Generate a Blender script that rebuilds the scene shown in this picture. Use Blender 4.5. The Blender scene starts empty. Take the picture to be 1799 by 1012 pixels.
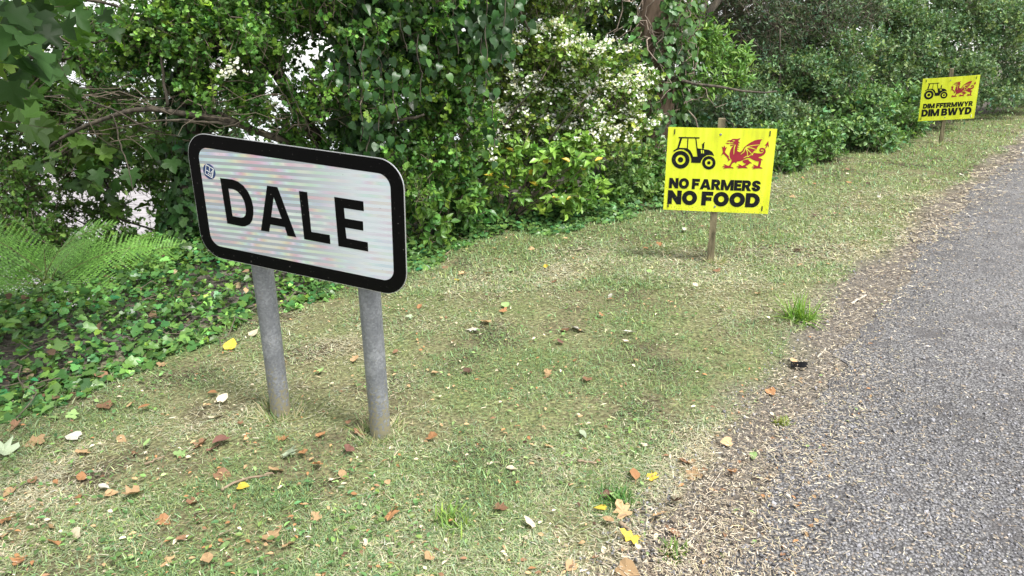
import bpy, math
import numpy as np
from mathutils import Matrix, Vector
from mathutils.geometry import tessellate_polygon

scene = bpy.context.scene
R = math.radians
rng = np.random.default_rng(11)

# ------------------------------------------------------------------ camera
cam_data = bpy.data.cameras.new('camera')
cam_data.sensor_width = 36.0
cam_data.lens = 24.97
cam_data.clip_start = 0.05
cam_data.clip_end = 6000
cam = bpy.data.objects.new('camera', cam_data)
cam.location = (0, 0, 1.5)
cam.rotation_euler = (R(90 - 17.3), 0, 0)
scene.collection.objects.link(cam)
scene.camera = cam

# ------------------------------------------------------------------ sky and sun
world = bpy.data.worlds.new('World')
scene.world = world
world.use_nodes = True
wn, wl = world.node_tree.nodes, world.node_tree.links
sky = wn.new('ShaderNodeTexSky')
sky.sky_type = 'NISHITA'
sky.sun_disc = False
sky.sun_elevation = R(58.7)
sky.sun_rotation = R(136)
sky.air_density = 1.0
sky.dust_density = 1.0
hsv = wn.new('ShaderNodeHueSaturation')          # an overcast sky is nearly colourless
hsv.inputs['Saturation'].default_value = 0.14
bg = wn['Background']
bg.inputs['Strength'].default_value = 0.088
wl.new(sky.outputs[0], hsv.inputs['Color'])
wl.new(hsv.outputs[0], bg.inputs['Color'])

sun_data = bpy.data.lights.new('sun', 'SUN')
sun_data.energy = 1.5
sun_data.angle = R(14)
sun_data.color = (1.0, 0.97, 0.92)
sun = bpy.data.objects.new('sun', sun_data)
sd = Vector((0.36, -0.38, 0.86)).normalized()     # towards the sun
sun.rotation_euler = sd.to_track_quat('Z', 'Y').to_euler()
sun.location = sd * 30
scene.collection.objects.link(sun)

vs = scene.view_settings
vs.view_transform = 'Standard'
vs.look = 'None'
vs.gamma = 1.0
vs.use_curve_mapping = False
vs.exposure = 2.02

cy = scene.cycles
cy.max_bounces = 7
cy.diffuse_bounces = 4
cy.glossy_bounces = 2
cy.transmission_bounces = 5
cy.use_denoising = True
cy.sample_clamp_indirect = 6.0

# ------------------------------------------------------------------ helpers
COL = scene.collection


def link(o, parent=None):
    COL.objects.link(o)
    if parent is not None:
        o.parent = parent
    return o


def tag(o, label=None, cat=None, group=None, kind=None):
    if label: o['label'] = label
    if cat: o['category'] = cat
    if group: o['group'] = group
    if kind: o['kind'] = kind
    return o


def empty(name, loc, label, cat, group=None, mat=None):
    o = bpy.data.objects.new(name, None)
    o.empty_display_size = 0.1
    if mat is not None:
        o.matrix_world = mat
    else:
        o.location = loc
    link(o)
    return tag(o, label, cat, group)


def make_mesh(name, V, T, mat=None, tint=None, smooth=False):
    """Triangle mesh straight from arrays; tint is one colour per triangle."""
    V = np.ascontiguousarray(V, dtype=np.float32)
    T = np.ascontiguousarray(T, dtype=np.int32)
    me = bpy.data.meshes.new(name)
    me.vertices.add(len(V))
    me.vertices.foreach_set('co', V.ravel())
    me.loops.add(3 * len(T))
    me.loops.foreach_set('vertex_index', T.ravel())
    me.polygons.add(len(T))
    me.polygons.foreach_set('loop_start', np.arange(0, 3 * len(T), 3, dtype=np.int32))
    me.polygons.foreach_set('use_smooth', np.full(len(T), bool(smooth)))
    if tint is not None:
        a = me.attributes.new('tint', 'FLOAT_VECTOR', 'FACE')
        a.data.foreach_set('vector', np.ascontiguousarray(tint, dtype=np.float32).ravel())
    me.update(calc_edges=True)
    if mat is not None:
        me.materials.append(mat)
    return me


def add(name, V, T, mat, parent=None, tint=None, smooth=False, origin=None):
    V = np.asarray(V, dtype=np.float64)
    if origin is not None:
        V = V - np.asarray(origin)
    me = make_mesh(name, V, T, mat, tint, smooth)
    o = bpy.data.objects.new(name, me)
    link(o, parent)
    return o


class Geo:
    """Collects triangles (and tints) of one part."""
    def __init__(self):
        self.V, self.T, self.C, self.n = [], [], [], 0

    def put(self, V, T, C=None):
        self.V.append(np.asarray(V, float)); self.T.append(np.asarray(T, int) + self.n)
        self.n += len(V)
        if C is not None:
            C = np.asarray(C, float)
            if C.ndim == 1: C = np.tile(C, (len(T), 1))
            self.C.append(C)
        return self

    def build(self, name, mat, parent=None, smooth=False, origin=None):
        C = np.concatenate(self.C) if self.C else None
        return add(name, np.concatenate(self.V), np.concatenate(self.T), mat, parent, C, smooth, origin)


def vnoise(x, y, scale=1.0, seed=0):
    x = np.asarray(x, float) * scale + 37.1 * seed
    y = np.asarray(y, float) * scale - 17.7 * seed
    xi, yi = np.floor(x), np.floor(y)
    fx, fy = x - xi, y - yi
    fx = fx * fx * (3 - 2 * fx); fy = fy * fy * (3 - 2 * fy)
    h = lambda a, b: (np.sin(a * 127.1 + b * 311.7 + seed * 13.3) * 43758.5453) % 1.0
    return (h(xi, yi) * (1 - fx) + h(xi + 1, yi) * fx) * (1 - fy) + (h(xi, yi + 1) * (1 - fx) + h(xi + 1, yi + 1) * fx) * fy


def fbm(x, y, scale, seed=0, octs=3):
    v, a, s = 0, 0.5, 0
    for k in range(octs):
        v = v + a * vnoise(x, y, scale * 2 ** k, seed + k); s += a; a *= 0.5
    return v / s


def unit(a):
    a = np.asarray(a, float)
    return a / np.maximum(np.linalg.norm(a, axis=-1, keepdims=True), 1e-9)


def smooth01(t):
    t = np.clip(t, 0, 1)
    return t * t * (3 - 2 * t)


_cp, _sp = math.cos(R(17.3)), math.sin(R(17.3))


def P(px, py, y):
    """World point at distance y ahead of the viewpoint, along a direction measured in the photograph."""
    a, b = (px - 899.5) / 1248.0, -(py - 506.0) / 1248.0
    d = np.array([a, _cp + b * _sp, -_sp + b * _cp])
    return np.array([0, 0, 1.5]) + d * (y / d[1])


# ------------------------------------------------------------------ terrain
HX = np.array([-9, -5, -3.4, -2.9, -2.6, -2.14, -1.94, -1.67, -1.33, -0.78, -0.26, 0.53, 1.45, 3.3, 4.89, 7.2, 10.37, 20, 60])
HY = np.array([-14, -4.5, 0.6, 2.1, 3.0, 3.45, 3.8, 4.2, 4.75, 5.35, 6.2, 6.5, 6.95, 8.79, 10.28, 12.23, 14.82, 22.8, 56])
RX = np.array([-8.2, -4.2, -1.4, -0.08, 0.58, 0.94, 1.43, 2.09, 2.79, 4.12, 5.73, 6.9, 9.0, 13, 20, 60.0])
RY = np.array([-14, -7, -1.6, 0.75, 1.87, 2.35, 3.0, 3.95, 4.88, 6.5, 8.35, 9.68, 12.0, 16.3, 23.6, 62.0])


def hedge_d(x, y):
    """How far behind the foot of the hedge a point lies (about metres)."""
    return (np.asarray(y) - np.interp(x, HX, HY)) * 0.72


def road_d(x, y):
    """How far onto the road a point lies, from its ragged edge (about metres)."""
    return (np.asarray(x) - np.interp(y, RY, RX)) * 0.80


def plane_z(x, y):
    x = np.clip(x, -12, 60); y = np.clip(y, -14, 60)
    return -0.1224 + 0.0313 * x + 0.0336 * y


def gz(x, y):
    x = np.asarray(x, float); y = np.asarray(y, float)
    d = hedge_d(x, y)
    left = smooth01((3.5 - x) / 5.0)
    drop = np.clip(d - 2.1, 0, None) * (0.06 + 0.40 * left)
    z = plane_z(x, y) - drop
    z = np.maximum(z, -3.6)
    verge = smooth01((-road_d(x, y) - 0.1) / 0.5)
    z = z + verge * (0.035 * (fbm(x, y, 0.9, 3) - 0.5) + 0.018 * (vnoise(x, y, 3.3, 8) - 0.5))
    return z


# ------------------------------------------------------------------ materials
def mat_new(name):
    m = bpy.data.materials.new(name)
    m.use_nodes = True
    nt = m.node_tree
    return m, nt.nodes, nt.links, nt.nodes['Principled BSDF']


def mat_plain(name, col, rough=0.6, metal=0.0, spec=0.5, noise=None, bump=None):
    """Plain paint, wood, steel ...; noise = (scale, amount), bump = (scale, strength)."""
    m, n, l, b = mat_new(name)
    b.inputs['Base Color'].default_value = (*col, 1)
    b.inputs['Roughness'].default_value = rough
    b.inputs['Metallic'].default_value = metal
    b.inputs['Specular IOR Level'].default_value = spec
    tc = n.new('ShaderNodeTexCoord')
    if noise:
        t = n.new('ShaderNodeTexNoise'); t.inputs['Scale'].default_value = noise[0]; t.inputs['Detail'].default_value = 5
        l.new(tc.outputs['Object'], t.inputs['Vector'])
        r = n.new('ShaderNodeMapRange')
        r.inputs['From Min'].default_value = 0.25; r.inputs['From Max'].default_value = 0.75
        r.inputs['To Min'].default_value = 1 - noise[1]; r.inputs['To Max'].default_value = 1 + noise[1]
        l.new(t.outputs['Fac'], r.inputs['Value'])
        mx = n.new('ShaderNodeVectorMath'); mx.operation = 'SCALE'
        mx.inputs[0].default_value = col
        l.new(r.outputs[0], mx.inputs['Scale'])
        l.new(mx.outputs[0], b.inputs['Base Color'])
    if bump:
        t2 = n.new('ShaderNodeTexNoise'); t2.inputs['Scale'].default_value = bump[0]; t2.inputs['Detail'].default_value = 4
        l.new(tc.outputs['Object'], t2.inputs['Vector'])
        bp = n.new('ShaderNodeBump'); bp.inputs['Strength'].default_value = bump[1]; bp.inputs['Distance'].default_value = 0.02
        l.new(t2.outputs['Fac'], bp.inputs['Height']); l.new(bp.outputs[0], b.inputs['Normal'])
    return m


def mat_leaf(name, rough=0.42, spec=0.5, trans=0.28, bumpy=None):
    """Leaves, blades and petals: the colour is each piece's own 'tint'; thin enough to let light through."""
    m, n, l, b = mat_new(name)
    at = n.new('ShaderNodeAttribute'); at.attribute_name = 'tint'
    l.new(at.outputs['Color'], b.inputs['Base Color'])
    b.inputs['Roughness'].default_value = rough
    b.inputs['Specular IOR Level'].default_value = spec
    if trans > 0:
        tr = n.new('ShaderNodeBsdfTranslucent')
        g = n.new('ShaderNodeMix'); g.data_type = 'RGBA'; g.blend_type = 'MULTIPLY'; g.inputs[0].default_value = 1.0
        g.inputs[7].default_value = (1.25, 1.35, 0.55, 1)
        l.new(at.outputs['Color'], g.inputs[6]); l.new(g.outputs[2], tr.inputs['Color'])
        ms = n.new('ShaderNodeMixShader'); ms.inputs[0].default_value = trans
        l.new(b.outputs[0], ms.inputs[1]); l.new(tr.outputs[0], ms.inputs[2])
        l.new(ms.outputs[0], n['Material Output'].inputs['Surface'])
    return m


def mat_single_leaf(name, col, var=0.3, rough=0.4, spec=0.5, trans=0.25):
    """One leaf object: colour varies from leaf to leaf and has faint pale veins and blotches."""
    m, n, l, b = mat_new(name)
    oi = n.new('ShaderNodeObjectInfo')
    tc = n.new('ShaderNodeTexCoord')
    t = n.new('ShaderNodeTexNoise'); t.inputs['Scale'].default_value = 45; t.inputs['Detail'].default_value = 4
    l.new(tc.outputs['Object'], t.inputs['Vector'])
    sm = n.new('ShaderNodeMath'); sm.operation = 'MULTIPLY_ADD'; sm.inputs[1].default_value = 2 * var; sm.inputs[2].default_value = 1 - var
    l.new(oi.outputs['Random'], sm.inputs[0])
    s2 = n.new('ShaderNodeMath'); s2.operation = 'MULTIPLY_ADD'; s2.inputs[1].default_value = 0.7; s2.inputs[2].default_value = 0.65
    l.new(t.outputs['Fac'], s2.inputs[0])
    mm = n.new('ShaderNodeMath'); mm.operation = 'MULTIPLY'
    l.new(sm.outputs[0], mm.inputs[0]); l.new(s2.outputs[0], mm.inputs[1])
    sc = n.new('ShaderNodeVectorMath'); sc.operation = 'SCALE'; sc.inputs[0].default_value = col
    l.new(mm.outputs[0], sc.inputs['Scale'])
    l.new(sc.outputs[0], b.inputs['Base Color'])
    b.inputs['Roughness'].default_value = rough
    b.inputs['Specular IOR Level'].default_value = spec
    if trans:
        tr = n.new('ShaderNodeBsdfTranslucent'); l.new(sc.outputs[0], tr.inputs['Color'])
        ms = n.new('ShaderNodeMixShader'); ms.inputs[0].default_value = trans
        l.new(b.outputs[0], ms.inputs[1]); l.new(tr.outputs[0], ms.inputs[2])
        l.new(ms.outputs[0], n['Material Output'].inputs['Surface'])
    return m


def ramp(n, stops):
    r = n.new('ShaderNodeValToRGB')
    e = r.color_ramp.elements
    e[0].position, e[0].color = stops[0][0], (*stops[0][1], 1)
    e[1].position, e[1].color = stops[-1][0], (*stops[-1][1], 1)
    for p, c in stops[1:-1]:
        k = e.new(p); k.color = (*c, 1)
    return r


def mat_soil():
    m, n, l, b = mat_new('soil and thatch')
    tc = n.new('ShaderNodeTexCoord')
    a = n.new('ShaderNodeTexNoise'); a.inputs['Scale'].default_value = 2.2; a.inputs['Detail'].default_value = 6
    f = n.new('ShaderNodeTexNoise'); f.inputs['Scale'].default_value = 60; f.inputs['Detail'].default_value = 6
    for t in (a, f): l.new(tc.outputs['Object'], t.inputs['Vector'])
    r1 = ramp(n, [(0.3, (0.09, 0.073, 0.05)), (0.42, (0.17, 0.16, 0.09)), (0.5, (0.20, 0.20, 0.105)), (0.68, (0.17, 0.205, 0.085))])
    l.new(a.outputs['Fac'], r1.inputs[0])
    r2 = ramp(n, [(0.3, (0.35, 0.32, 0.3)), (0.6, (1.0, 1.0, 1.0)), (0.75, (1.7, 1.5, 1.2))])
    l.new(f.outputs['Fac'], r2.inputs[0])
    mx = n.new('ShaderNodeMix'); mx.data_type = 'RGBA'; mx.blend_type = 'MULTIPLY'; mx.inputs[0].default_value = 1
    gr = n.new('ShaderNodeAttribute'); gr.attribute_name = 'grit'
    dm = n.new('ShaderNodeMix'); dm.data_type = 'RGBA'; dm.inputs[7].default_value = (0.175, 0.158, 0.138, 1)
    l.new(gr.outputs['Fac'], dm.inputs[0]); l.new(r1.outputs[0], dm.inputs[6])
    l.new(dm.outputs[2], mx.inputs[6]); l.new(r2.outputs[0], mx.inputs[7])
    l.new(mx.outputs[2], b.inputs['Base Color'])
    b.inputs['Roughness'].default_value = 0.95
    b.inputs['Specular IOR Level'].default_value = 0.15
    bp = n.new('ShaderNodeBump'); bp.inputs['Strength'].default_value = 0.7; bp.inputs['Distance'].default_value = 0.02
    l.new(f.outputs['Fac'], bp.inputs['Height']); l.new(bp.outputs[0], b.inputs['Normal'])
    return m


def mat_road():
    m, n, l, b = mat_new('worn tarmac with stone chippings')
    tc = n.new('ShaderNodeTexCoord')
    v = n.new('ShaderNodeTexVoronoi'); v.inputs['Scale'].default_value = 95
    l.new(tc.outputs['Object'], v.inputs['Vector'])
    big = n.new('ShaderNodeTexNoise'); big.inputs['Scale'].default_value = 1.3; big.inputs['Detail'].default_value = 5
    l.new(tc.outputs['Object'], big.inputs['Vector'])
    sep = n.new('ShaderNodeSeparateColor'); l.new(v.outputs['Color'], sep.inputs[0])
    stone = ramp(n, [(0.0, (0.115, 0.112, 0.112)), (0.45, (0.165, 0.161, 0.161)), (0.75, (0.21, 0.206, 0.206)), (0.93, (0.28, 0.272, 0.265)), (1.0, (0.33, 0.27, 0.2))])
    l.new(sep.outputs[0], stone.inputs[0])
    edge = n.new('ShaderNodeMapRange'); edge.inputs['From Min'].default_value = 0.45; edge.inputs['From Max'].default_value = 0.62
    edge.inputs['To Min'].default_value = 0.0; edge.inputs['To Max'].default_value = 1.0
    l.new(v.outputs['Distance'], edge.inputs['Value'])
    mx = n.new('ShaderNodeMix'); mx.data_type = 'RGBA'
    l.new(edge.outputs[0], mx.inputs[0]); l.new(stone.outputs[0], mx.inputs[6]); mx.inputs[7].default_value = (0.06, 0.057, 0.058, 1)
    # bald patches of bitumen where the chippings have gone
    bald = n.new('ShaderNodeTexNoise'); bald.inputs['Scale'].default_value = 3.4; bald.inputs['Detail'].default_value = 6; bald.inputs['Roughness'].default_value = 0.65
    l.new(tc.outputs['Object'], bald.inputs['Vector'])
    br = n.new('ShaderNodeMapRange'); br.inputs['From Min'].default_value = 0.54; br.inputs['From Max'].default_value = 0.66
    l.new(bald.outputs['Fac'], br.inputs['Value'])
    m2 = n.new('ShaderNodeMix'); m2.data_type = 'RGBA'
    l.new(br.outputs[0], m2.inputs[0]); l.new(mx.outputs[2], m2.inputs[6]); m2.inputs[7].default_value = (0.085, 0.080, 0.080, 1)
    sc = n.new('ShaderNodeMapRange'); sc.inputs['To Min'].default_value = 0.75; sc.inputs['To Max'].default_value = 1.3
    l.new(big.outputs['Fac'], sc.inputs['Value'])
    vm = n.new('ShaderNodeVectorMath'); vm.operation = 'SCALE'
    l.new(m2.outputs[2], vm.inputs[0]); l.new(sc.outputs[0], vm.inputs['Scale'])
    l.new(vm.outputs[0], b.inputs['Base Color'])
    b.inputs['Roughness'].default_value = 0.75
    b.inputs['Specular IOR Level'].default_value = 0.4
    inv = n.new('ShaderNodeMath'); inv.operation = 'SUBTRACT'; inv.inputs[0].default_value = 1.0
    l.new(v.outputs['Distance'], inv.inputs[1])
    bp = n.new('ShaderNodeBump'); bp.inputs['Strength'].default_value = 0.9; bp.inputs['Distance'].default_value = 0.008
    l.new(inv.outputs[0], bp.inputs['Height']); l.new(bp.outputs[0], b.inputs['Normal'])
    return m


def mat_bark(name, c1, c2, scale=18):
    m, n, l, b = mat_new(name)
    tc = n.new('ShaderNodeTexCoord')
    mp = n.new('ShaderNodeMapping'); mp.inputs['Scale'].default_value = (1, 1, 0.25)
    l.new(tc.outputs['Object'], mp.inputs['Vector'])
    t = n.new('ShaderNodeTexNoise'); t.inputs['Scale'].default_value = scale; t.inputs['Detail'].default_value = 7
    l.new(mp.outputs[0], t.inputs['Vector'])
    r = ramp(n, [(0.35, c1), (0.65, c2)]); l.new(t.outputs['Fac'], r.inputs[0]); l.new(r.outputs[0], b.inputs['Base Color'])
    b.inputs['Roughness'].default_value = 0.9
    bp = n.new('ShaderNodeBump'); bp.inputs['Strength'].default_value = 0.8; bp.inputs['Distance'].default_value = 0.02
    l.new(t.outputs['Fac'], bp.inputs['Height']); l.new(bp.outputs[0], b.inputs['Normal'])
    return m


M_SOIL = mat_soil()
M_ROAD = mat_road()
M_BARK = mat_bark('grey brown bark', (0.028, 0.023, 0.017), (0.10, 0.082, 0.06))
M_BARK_RED = mat_bark('red brown bark', (0.07, 0.045, 0.03), (0.22, 0.155, 0.11), 12)
M_TWIG = mat_plain('dry twig', (0.12, 0.095, 0.07), 0.9, noise=(30, 0.4))
M_VINE = mat_plain('dead vine', (0.27, 0.215, 0.17), 0.9, noise=(20, 0.4))
M_LEAF = mat_leaf('foliage', 0.45, 0.4, 0.24)
M_IVY = mat_leaf('glossy ivy foliage', 0.36, 0.35, 0.20)
M_GRASS = mat_leaf('grass blades', 0.6, 0.25, 0.25)
M_CHAFF = mat_leaf('dry chaff', 0.85, 0.15, 0.0)
M_STONE = mat_leaf('stone chips', 0.7, 0.35, 0.0)
M_PETAL = mat_leaf('petals', 0.6, 0.2, 0.3)

# ------------------------------------------------------------------ ground, road, shore, water


def axis(lo_far, lo, hi, hi_far, step):
    near = np.arange(lo, hi + 1e-6, step)
    k = np.geomspace(step, 1, 26)
    left = lo - (lo - lo_far) * (k - step * 0) ** 2.2
    right = hi + (hi_far - hi) * k ** 2.2
    return np.unique(np.concatenate([left[::-1], near, right]))


def grid_mesh(xs, ys, zf):
    X, Y = np.meshgrid(xs, ys)
    V = np.stack([X.ravel(), Y.ravel(), zf(X.ravel(), Y.ravel())], 1)
    nx, ny = len(xs), len(ys)
    i = (np.arange(ny - 1)[:, None] * nx + np.arange(nx - 1)[None]).ravel()
    T = np.concatenate([np.stack([i, i + 1, i + nx + 1], 1), np.stack([i, i + nx + 1, i + nx], 1)])
    return V, T


gx_ax = axis(-600, -6, 14, 600, 0.12)
gy_ax = axis(-300, -2, 18, 900, 0.12)
V, T = grid_mesh(gx_ax, gy_ax, gz)
ground = tag(add('ground', V, T, M_SOIL, smooth=True), kind='structure')
# washed-out dirt and grit beside the tarmac, and bare earth under the hedge
ga = ground.data.attributes.new('grit', 'FLOAT', 'POINT')
gd = road_d(V[:, 0], V[:, 1]) + (fbm(V[:, 0], V[:, 1], 2.2, 17) - .5) * .5
ga.data.foreach_set('value', np.maximum(smooth01((gd + .42) / .3), smooth01(hedge_d(V[:, 0], V[:, 1]) / .4)).astype(np.float32))

# road strip: rows along its ragged left edge, columns across
ry = np.concatenate([np.arange(-12, -1, 0.5), np.arange(-1, 14, 0.045), np.arange(14, 60, 0.5)])
rx = np.interp(ry, RY, RX)
rag = (fbm(ry, ry * 0 + 3.1, 1.7, 5) - 0.5) * 0.40 + (fbm(ry, ry * 0 + 9.4, 7.0, 6) - 0.5) * 0.30
cols = np.array([0, 0.05, 0.15, 0.4, 1, 2, 3, 4.5, 6.5])
XX = rx[:, None] + rag[:, None] * np.clip(1 - cols[None] / 1.0, 0, 1) + cols[None]
YY = np.repeat(ry[:, None], len(cols), 1)
ZZ = plane_z(XX, YY) + 0.004 + 0.016 * smooth01(cols[None] / 0.4) + 0.01 * (fbm(XX, YY, 1.1, 21) - 0.5) * smooth01(cols[None] / 0.5)
V = np.stack([XX.ravel(), YY.ravel(), ZZ.ravel()], 1)
nc = len(cols); i = (np.arange(len(ry) - 1)[:, None] * nc + np.arange(nc - 1)[None]).ravel()
T = np.concatenate([np.stack([i, i + 1, i + nc + 1], 1), np.stack([i, i + nc + 1, i + nc], 1)])
road = tag(add('road', V, T, M_ROAD, smooth=True), kind='structure')

m_water, n_, l_, b_ = mat_new('grey sea water')
b_.inputs['Base Color'].default_value = (0.20, 0.23, 0.24, 1)
b_.inputs['Roughness'].default_value = 0.18
t_ = n_.new('ShaderNodeTexNoise'); t_.inputs['Scale'].default_value = 1.2
bp_ = n_.new('ShaderNodeBump'); bp_.inputs['Strength'].default_value = 0.35
l_.new(t_.outputs['Fac'], bp_.inputs['Height']); l_.new(bp_.outputs[0], b_.inputs['Normal'])
V, T = grid_mesh(np.linspace(-3000, 3000, 3), np.array([34.0, 400, 4000]), lambda x, y: x * 0 - 2.9)
tag(add('water', V, T, m_water), kind='structure')
m_shore = mat_plain('pale shingle shore', (0.26, 0.245, 0.25), 0.9, noise=(2.5, 0.35), bump=(9, 0.6))
V, T = grid_mesh(np.linspace(-60, 4, 30), np.linspace(10.5, 35.0, 14), lambda x, y: -2.55 - 0.016 * (y - 10) + 0.10 * (fbm(x, y, 0.5, 2) - 0.5))
tag(add('shore', V, T, m_shore, smooth=True), kind='structure')

# ------------------------------------------------------------------ shapes for print and plates


def extrude2d(polys, y_front, thick):
    """Outline polygons (outer first, then holes) in x, z -> a plate whose face looks along -y."""
    pts = [[Vector((a, b, 0)) for a, b in p] for p in polys]
    tris = tessellate_polygon(pts)
    flat = np.array([q for p in polys for q in p], float)
    n = len(flat)
    F = np.stack([flat[:, 0], np.full(n, y_front), flat[:, 1]], 1)
    B = F + [0, thick, 0]
    Tf = np.array([list(t) for t in tris])
    # face winding: normal towards -y
    a = flat[Tf[:, 1]] - flat[Tf[:, 0]]; b = flat[Tf[:, 2]] - flat[Tf[:, 0]]
    cr = a[:, 0] * b[:, 1] - a[:, 1] * b[:, 0]
    Tf[cr < 0] = Tf[cr < 0][:, ::-1]
    S, k = [], 0
    for p in polys:
        m = len(p)
        for q in range(m):
            i0, i1 = k + q, k + (q + 1) % m
            S += [[i0, i1, i1 + n], [i0, i1 + n, i0 + n]]
        k += m
    return np.concatenate([F, B]), np.concatenate([Tf, Tf[:, ::-1] + n, np.array(S)])


def rrect(x0, z0, x1, z1, r, seg=10):
    out = []
    for cx, cz, a0 in ((x1 - r, z1 - r, 0), (x0 + r, z1 - r, 90), (x0 + r, z0 + r, 180), (x1 - r, z0 + r, 270)):
        for k in range(seg + 1):
            a = R(a0 + 90 * k / seg)
            out.append((cx + r * math.cos(a), cz + r * math.sin(a)))
    return out


def circle(cx, cz, r, n=40):
    return [(cx + r * math.cos(2 * math.pi * k / n), cz + r * math.sin(2 * math.pi * k / n)) for k in range(n)]


def homography(src, dst):
    A = []
    for (x, y), (u, v) in zip(src, dst):
        A.append([x, y, 1, 0, 0, 0, -u * x, -u * y, -u]); A.append([0, 0, 0, x, y, 1, -v * x, -v * y, -v])
    h = np.linalg.svd(np.array(A, float))[2][-1].reshape(3, 3)

    def f(p):
        q = h @ np.array([p[0], p[1], 1.0]); return (q[0] / q[2], q[1] / q[2])
    return f


def ribbon(pts, w):
    """A thin line of width w (tapering at the far end) as an outline polygon."""
    p = np.array(pts, float); t = np.gradient(p, axis=0); t = unit(t); nn = np.stack([-t[:, 1], t[:, 0]], 1)
    ww = (np.linspace(1, 0.45, len(p)) * w / 2)[:, None]
    return [tuple(q) for q in np.concatenate([p + nn * ww, (p - nn * ww)[::-1]])]


def tube(path, radii, sides=8, cap=True):
    p = np.asarray(path, float); n = len(p)
    r = np.broadcast_to(np.asarray(radii, float), (n,))
    t = unit(np.gradient(p, axis=0))
    ref = np.array([0, 0, 1.0]) if abs(t[0][2]) < 0.9 else np.array([1.0, 0, 0])
    u = unit(np.cross(t, ref)); v = np.cross(t, u)
    a = np.linspace(0, 2 * np.pi, sides, endpoint=False)
    V = p[:, None] + r[:, None, None] * (np.cos(a)[None, :, None] * u[:, None] + np.sin(a)[None, :, None] * v[:, None])
    V = V.reshape(-1, 3)
    T = []
    for k in range(n - 1):
        for s in range(sides):
            a0, a1 = k * sides + s, k * sides + (s + 1) % sides
            T += [[a0, a1, a1 + sides], [a0, a1 + sides, a0 + sides]]
    if cap:
        c0 = len(V); V = np.concatenate([V, p[:1], p[-1:]])
        for s in range(sides):
            T += [[c0, (s + 1) % sides, s], [c0 + 1, (n - 1) * sides + s, (n - 1) * sides + (s + 1) % sides]]
    return V, np.array(T)


def box(x0, x1, y0, y1, z0, z1):
    V = np.array([[x, y, z] for x in (x0, x1) for y in (y0, y1) for z in (z0, z1)], float)
    Q = [(0, 1, 3, 2), (4, 6, 7, 5), (0, 4, 5, 1), (2, 3, 7, 6), (0, 2, 6, 4), (1, 5, 7, 3)]
    return V, np.array([t for a, b, c, d in Q for t in ((a, b, c), (a, c, d))])


def board_matrix(loc, yaw, tilt, roll):
    return Matrix.Translation(Vector(loc)) @ Matrix.Rotation(R(yaw), 4, 'Z') @ Matrix.Rotation(R(tilt), 4, 'X') @ Matrix.Rotation(R(roll), 4, 'Y')


def to_local(mat, p):
    return np.array(mat.inverted() @ Vector(tuple(p)))


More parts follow.
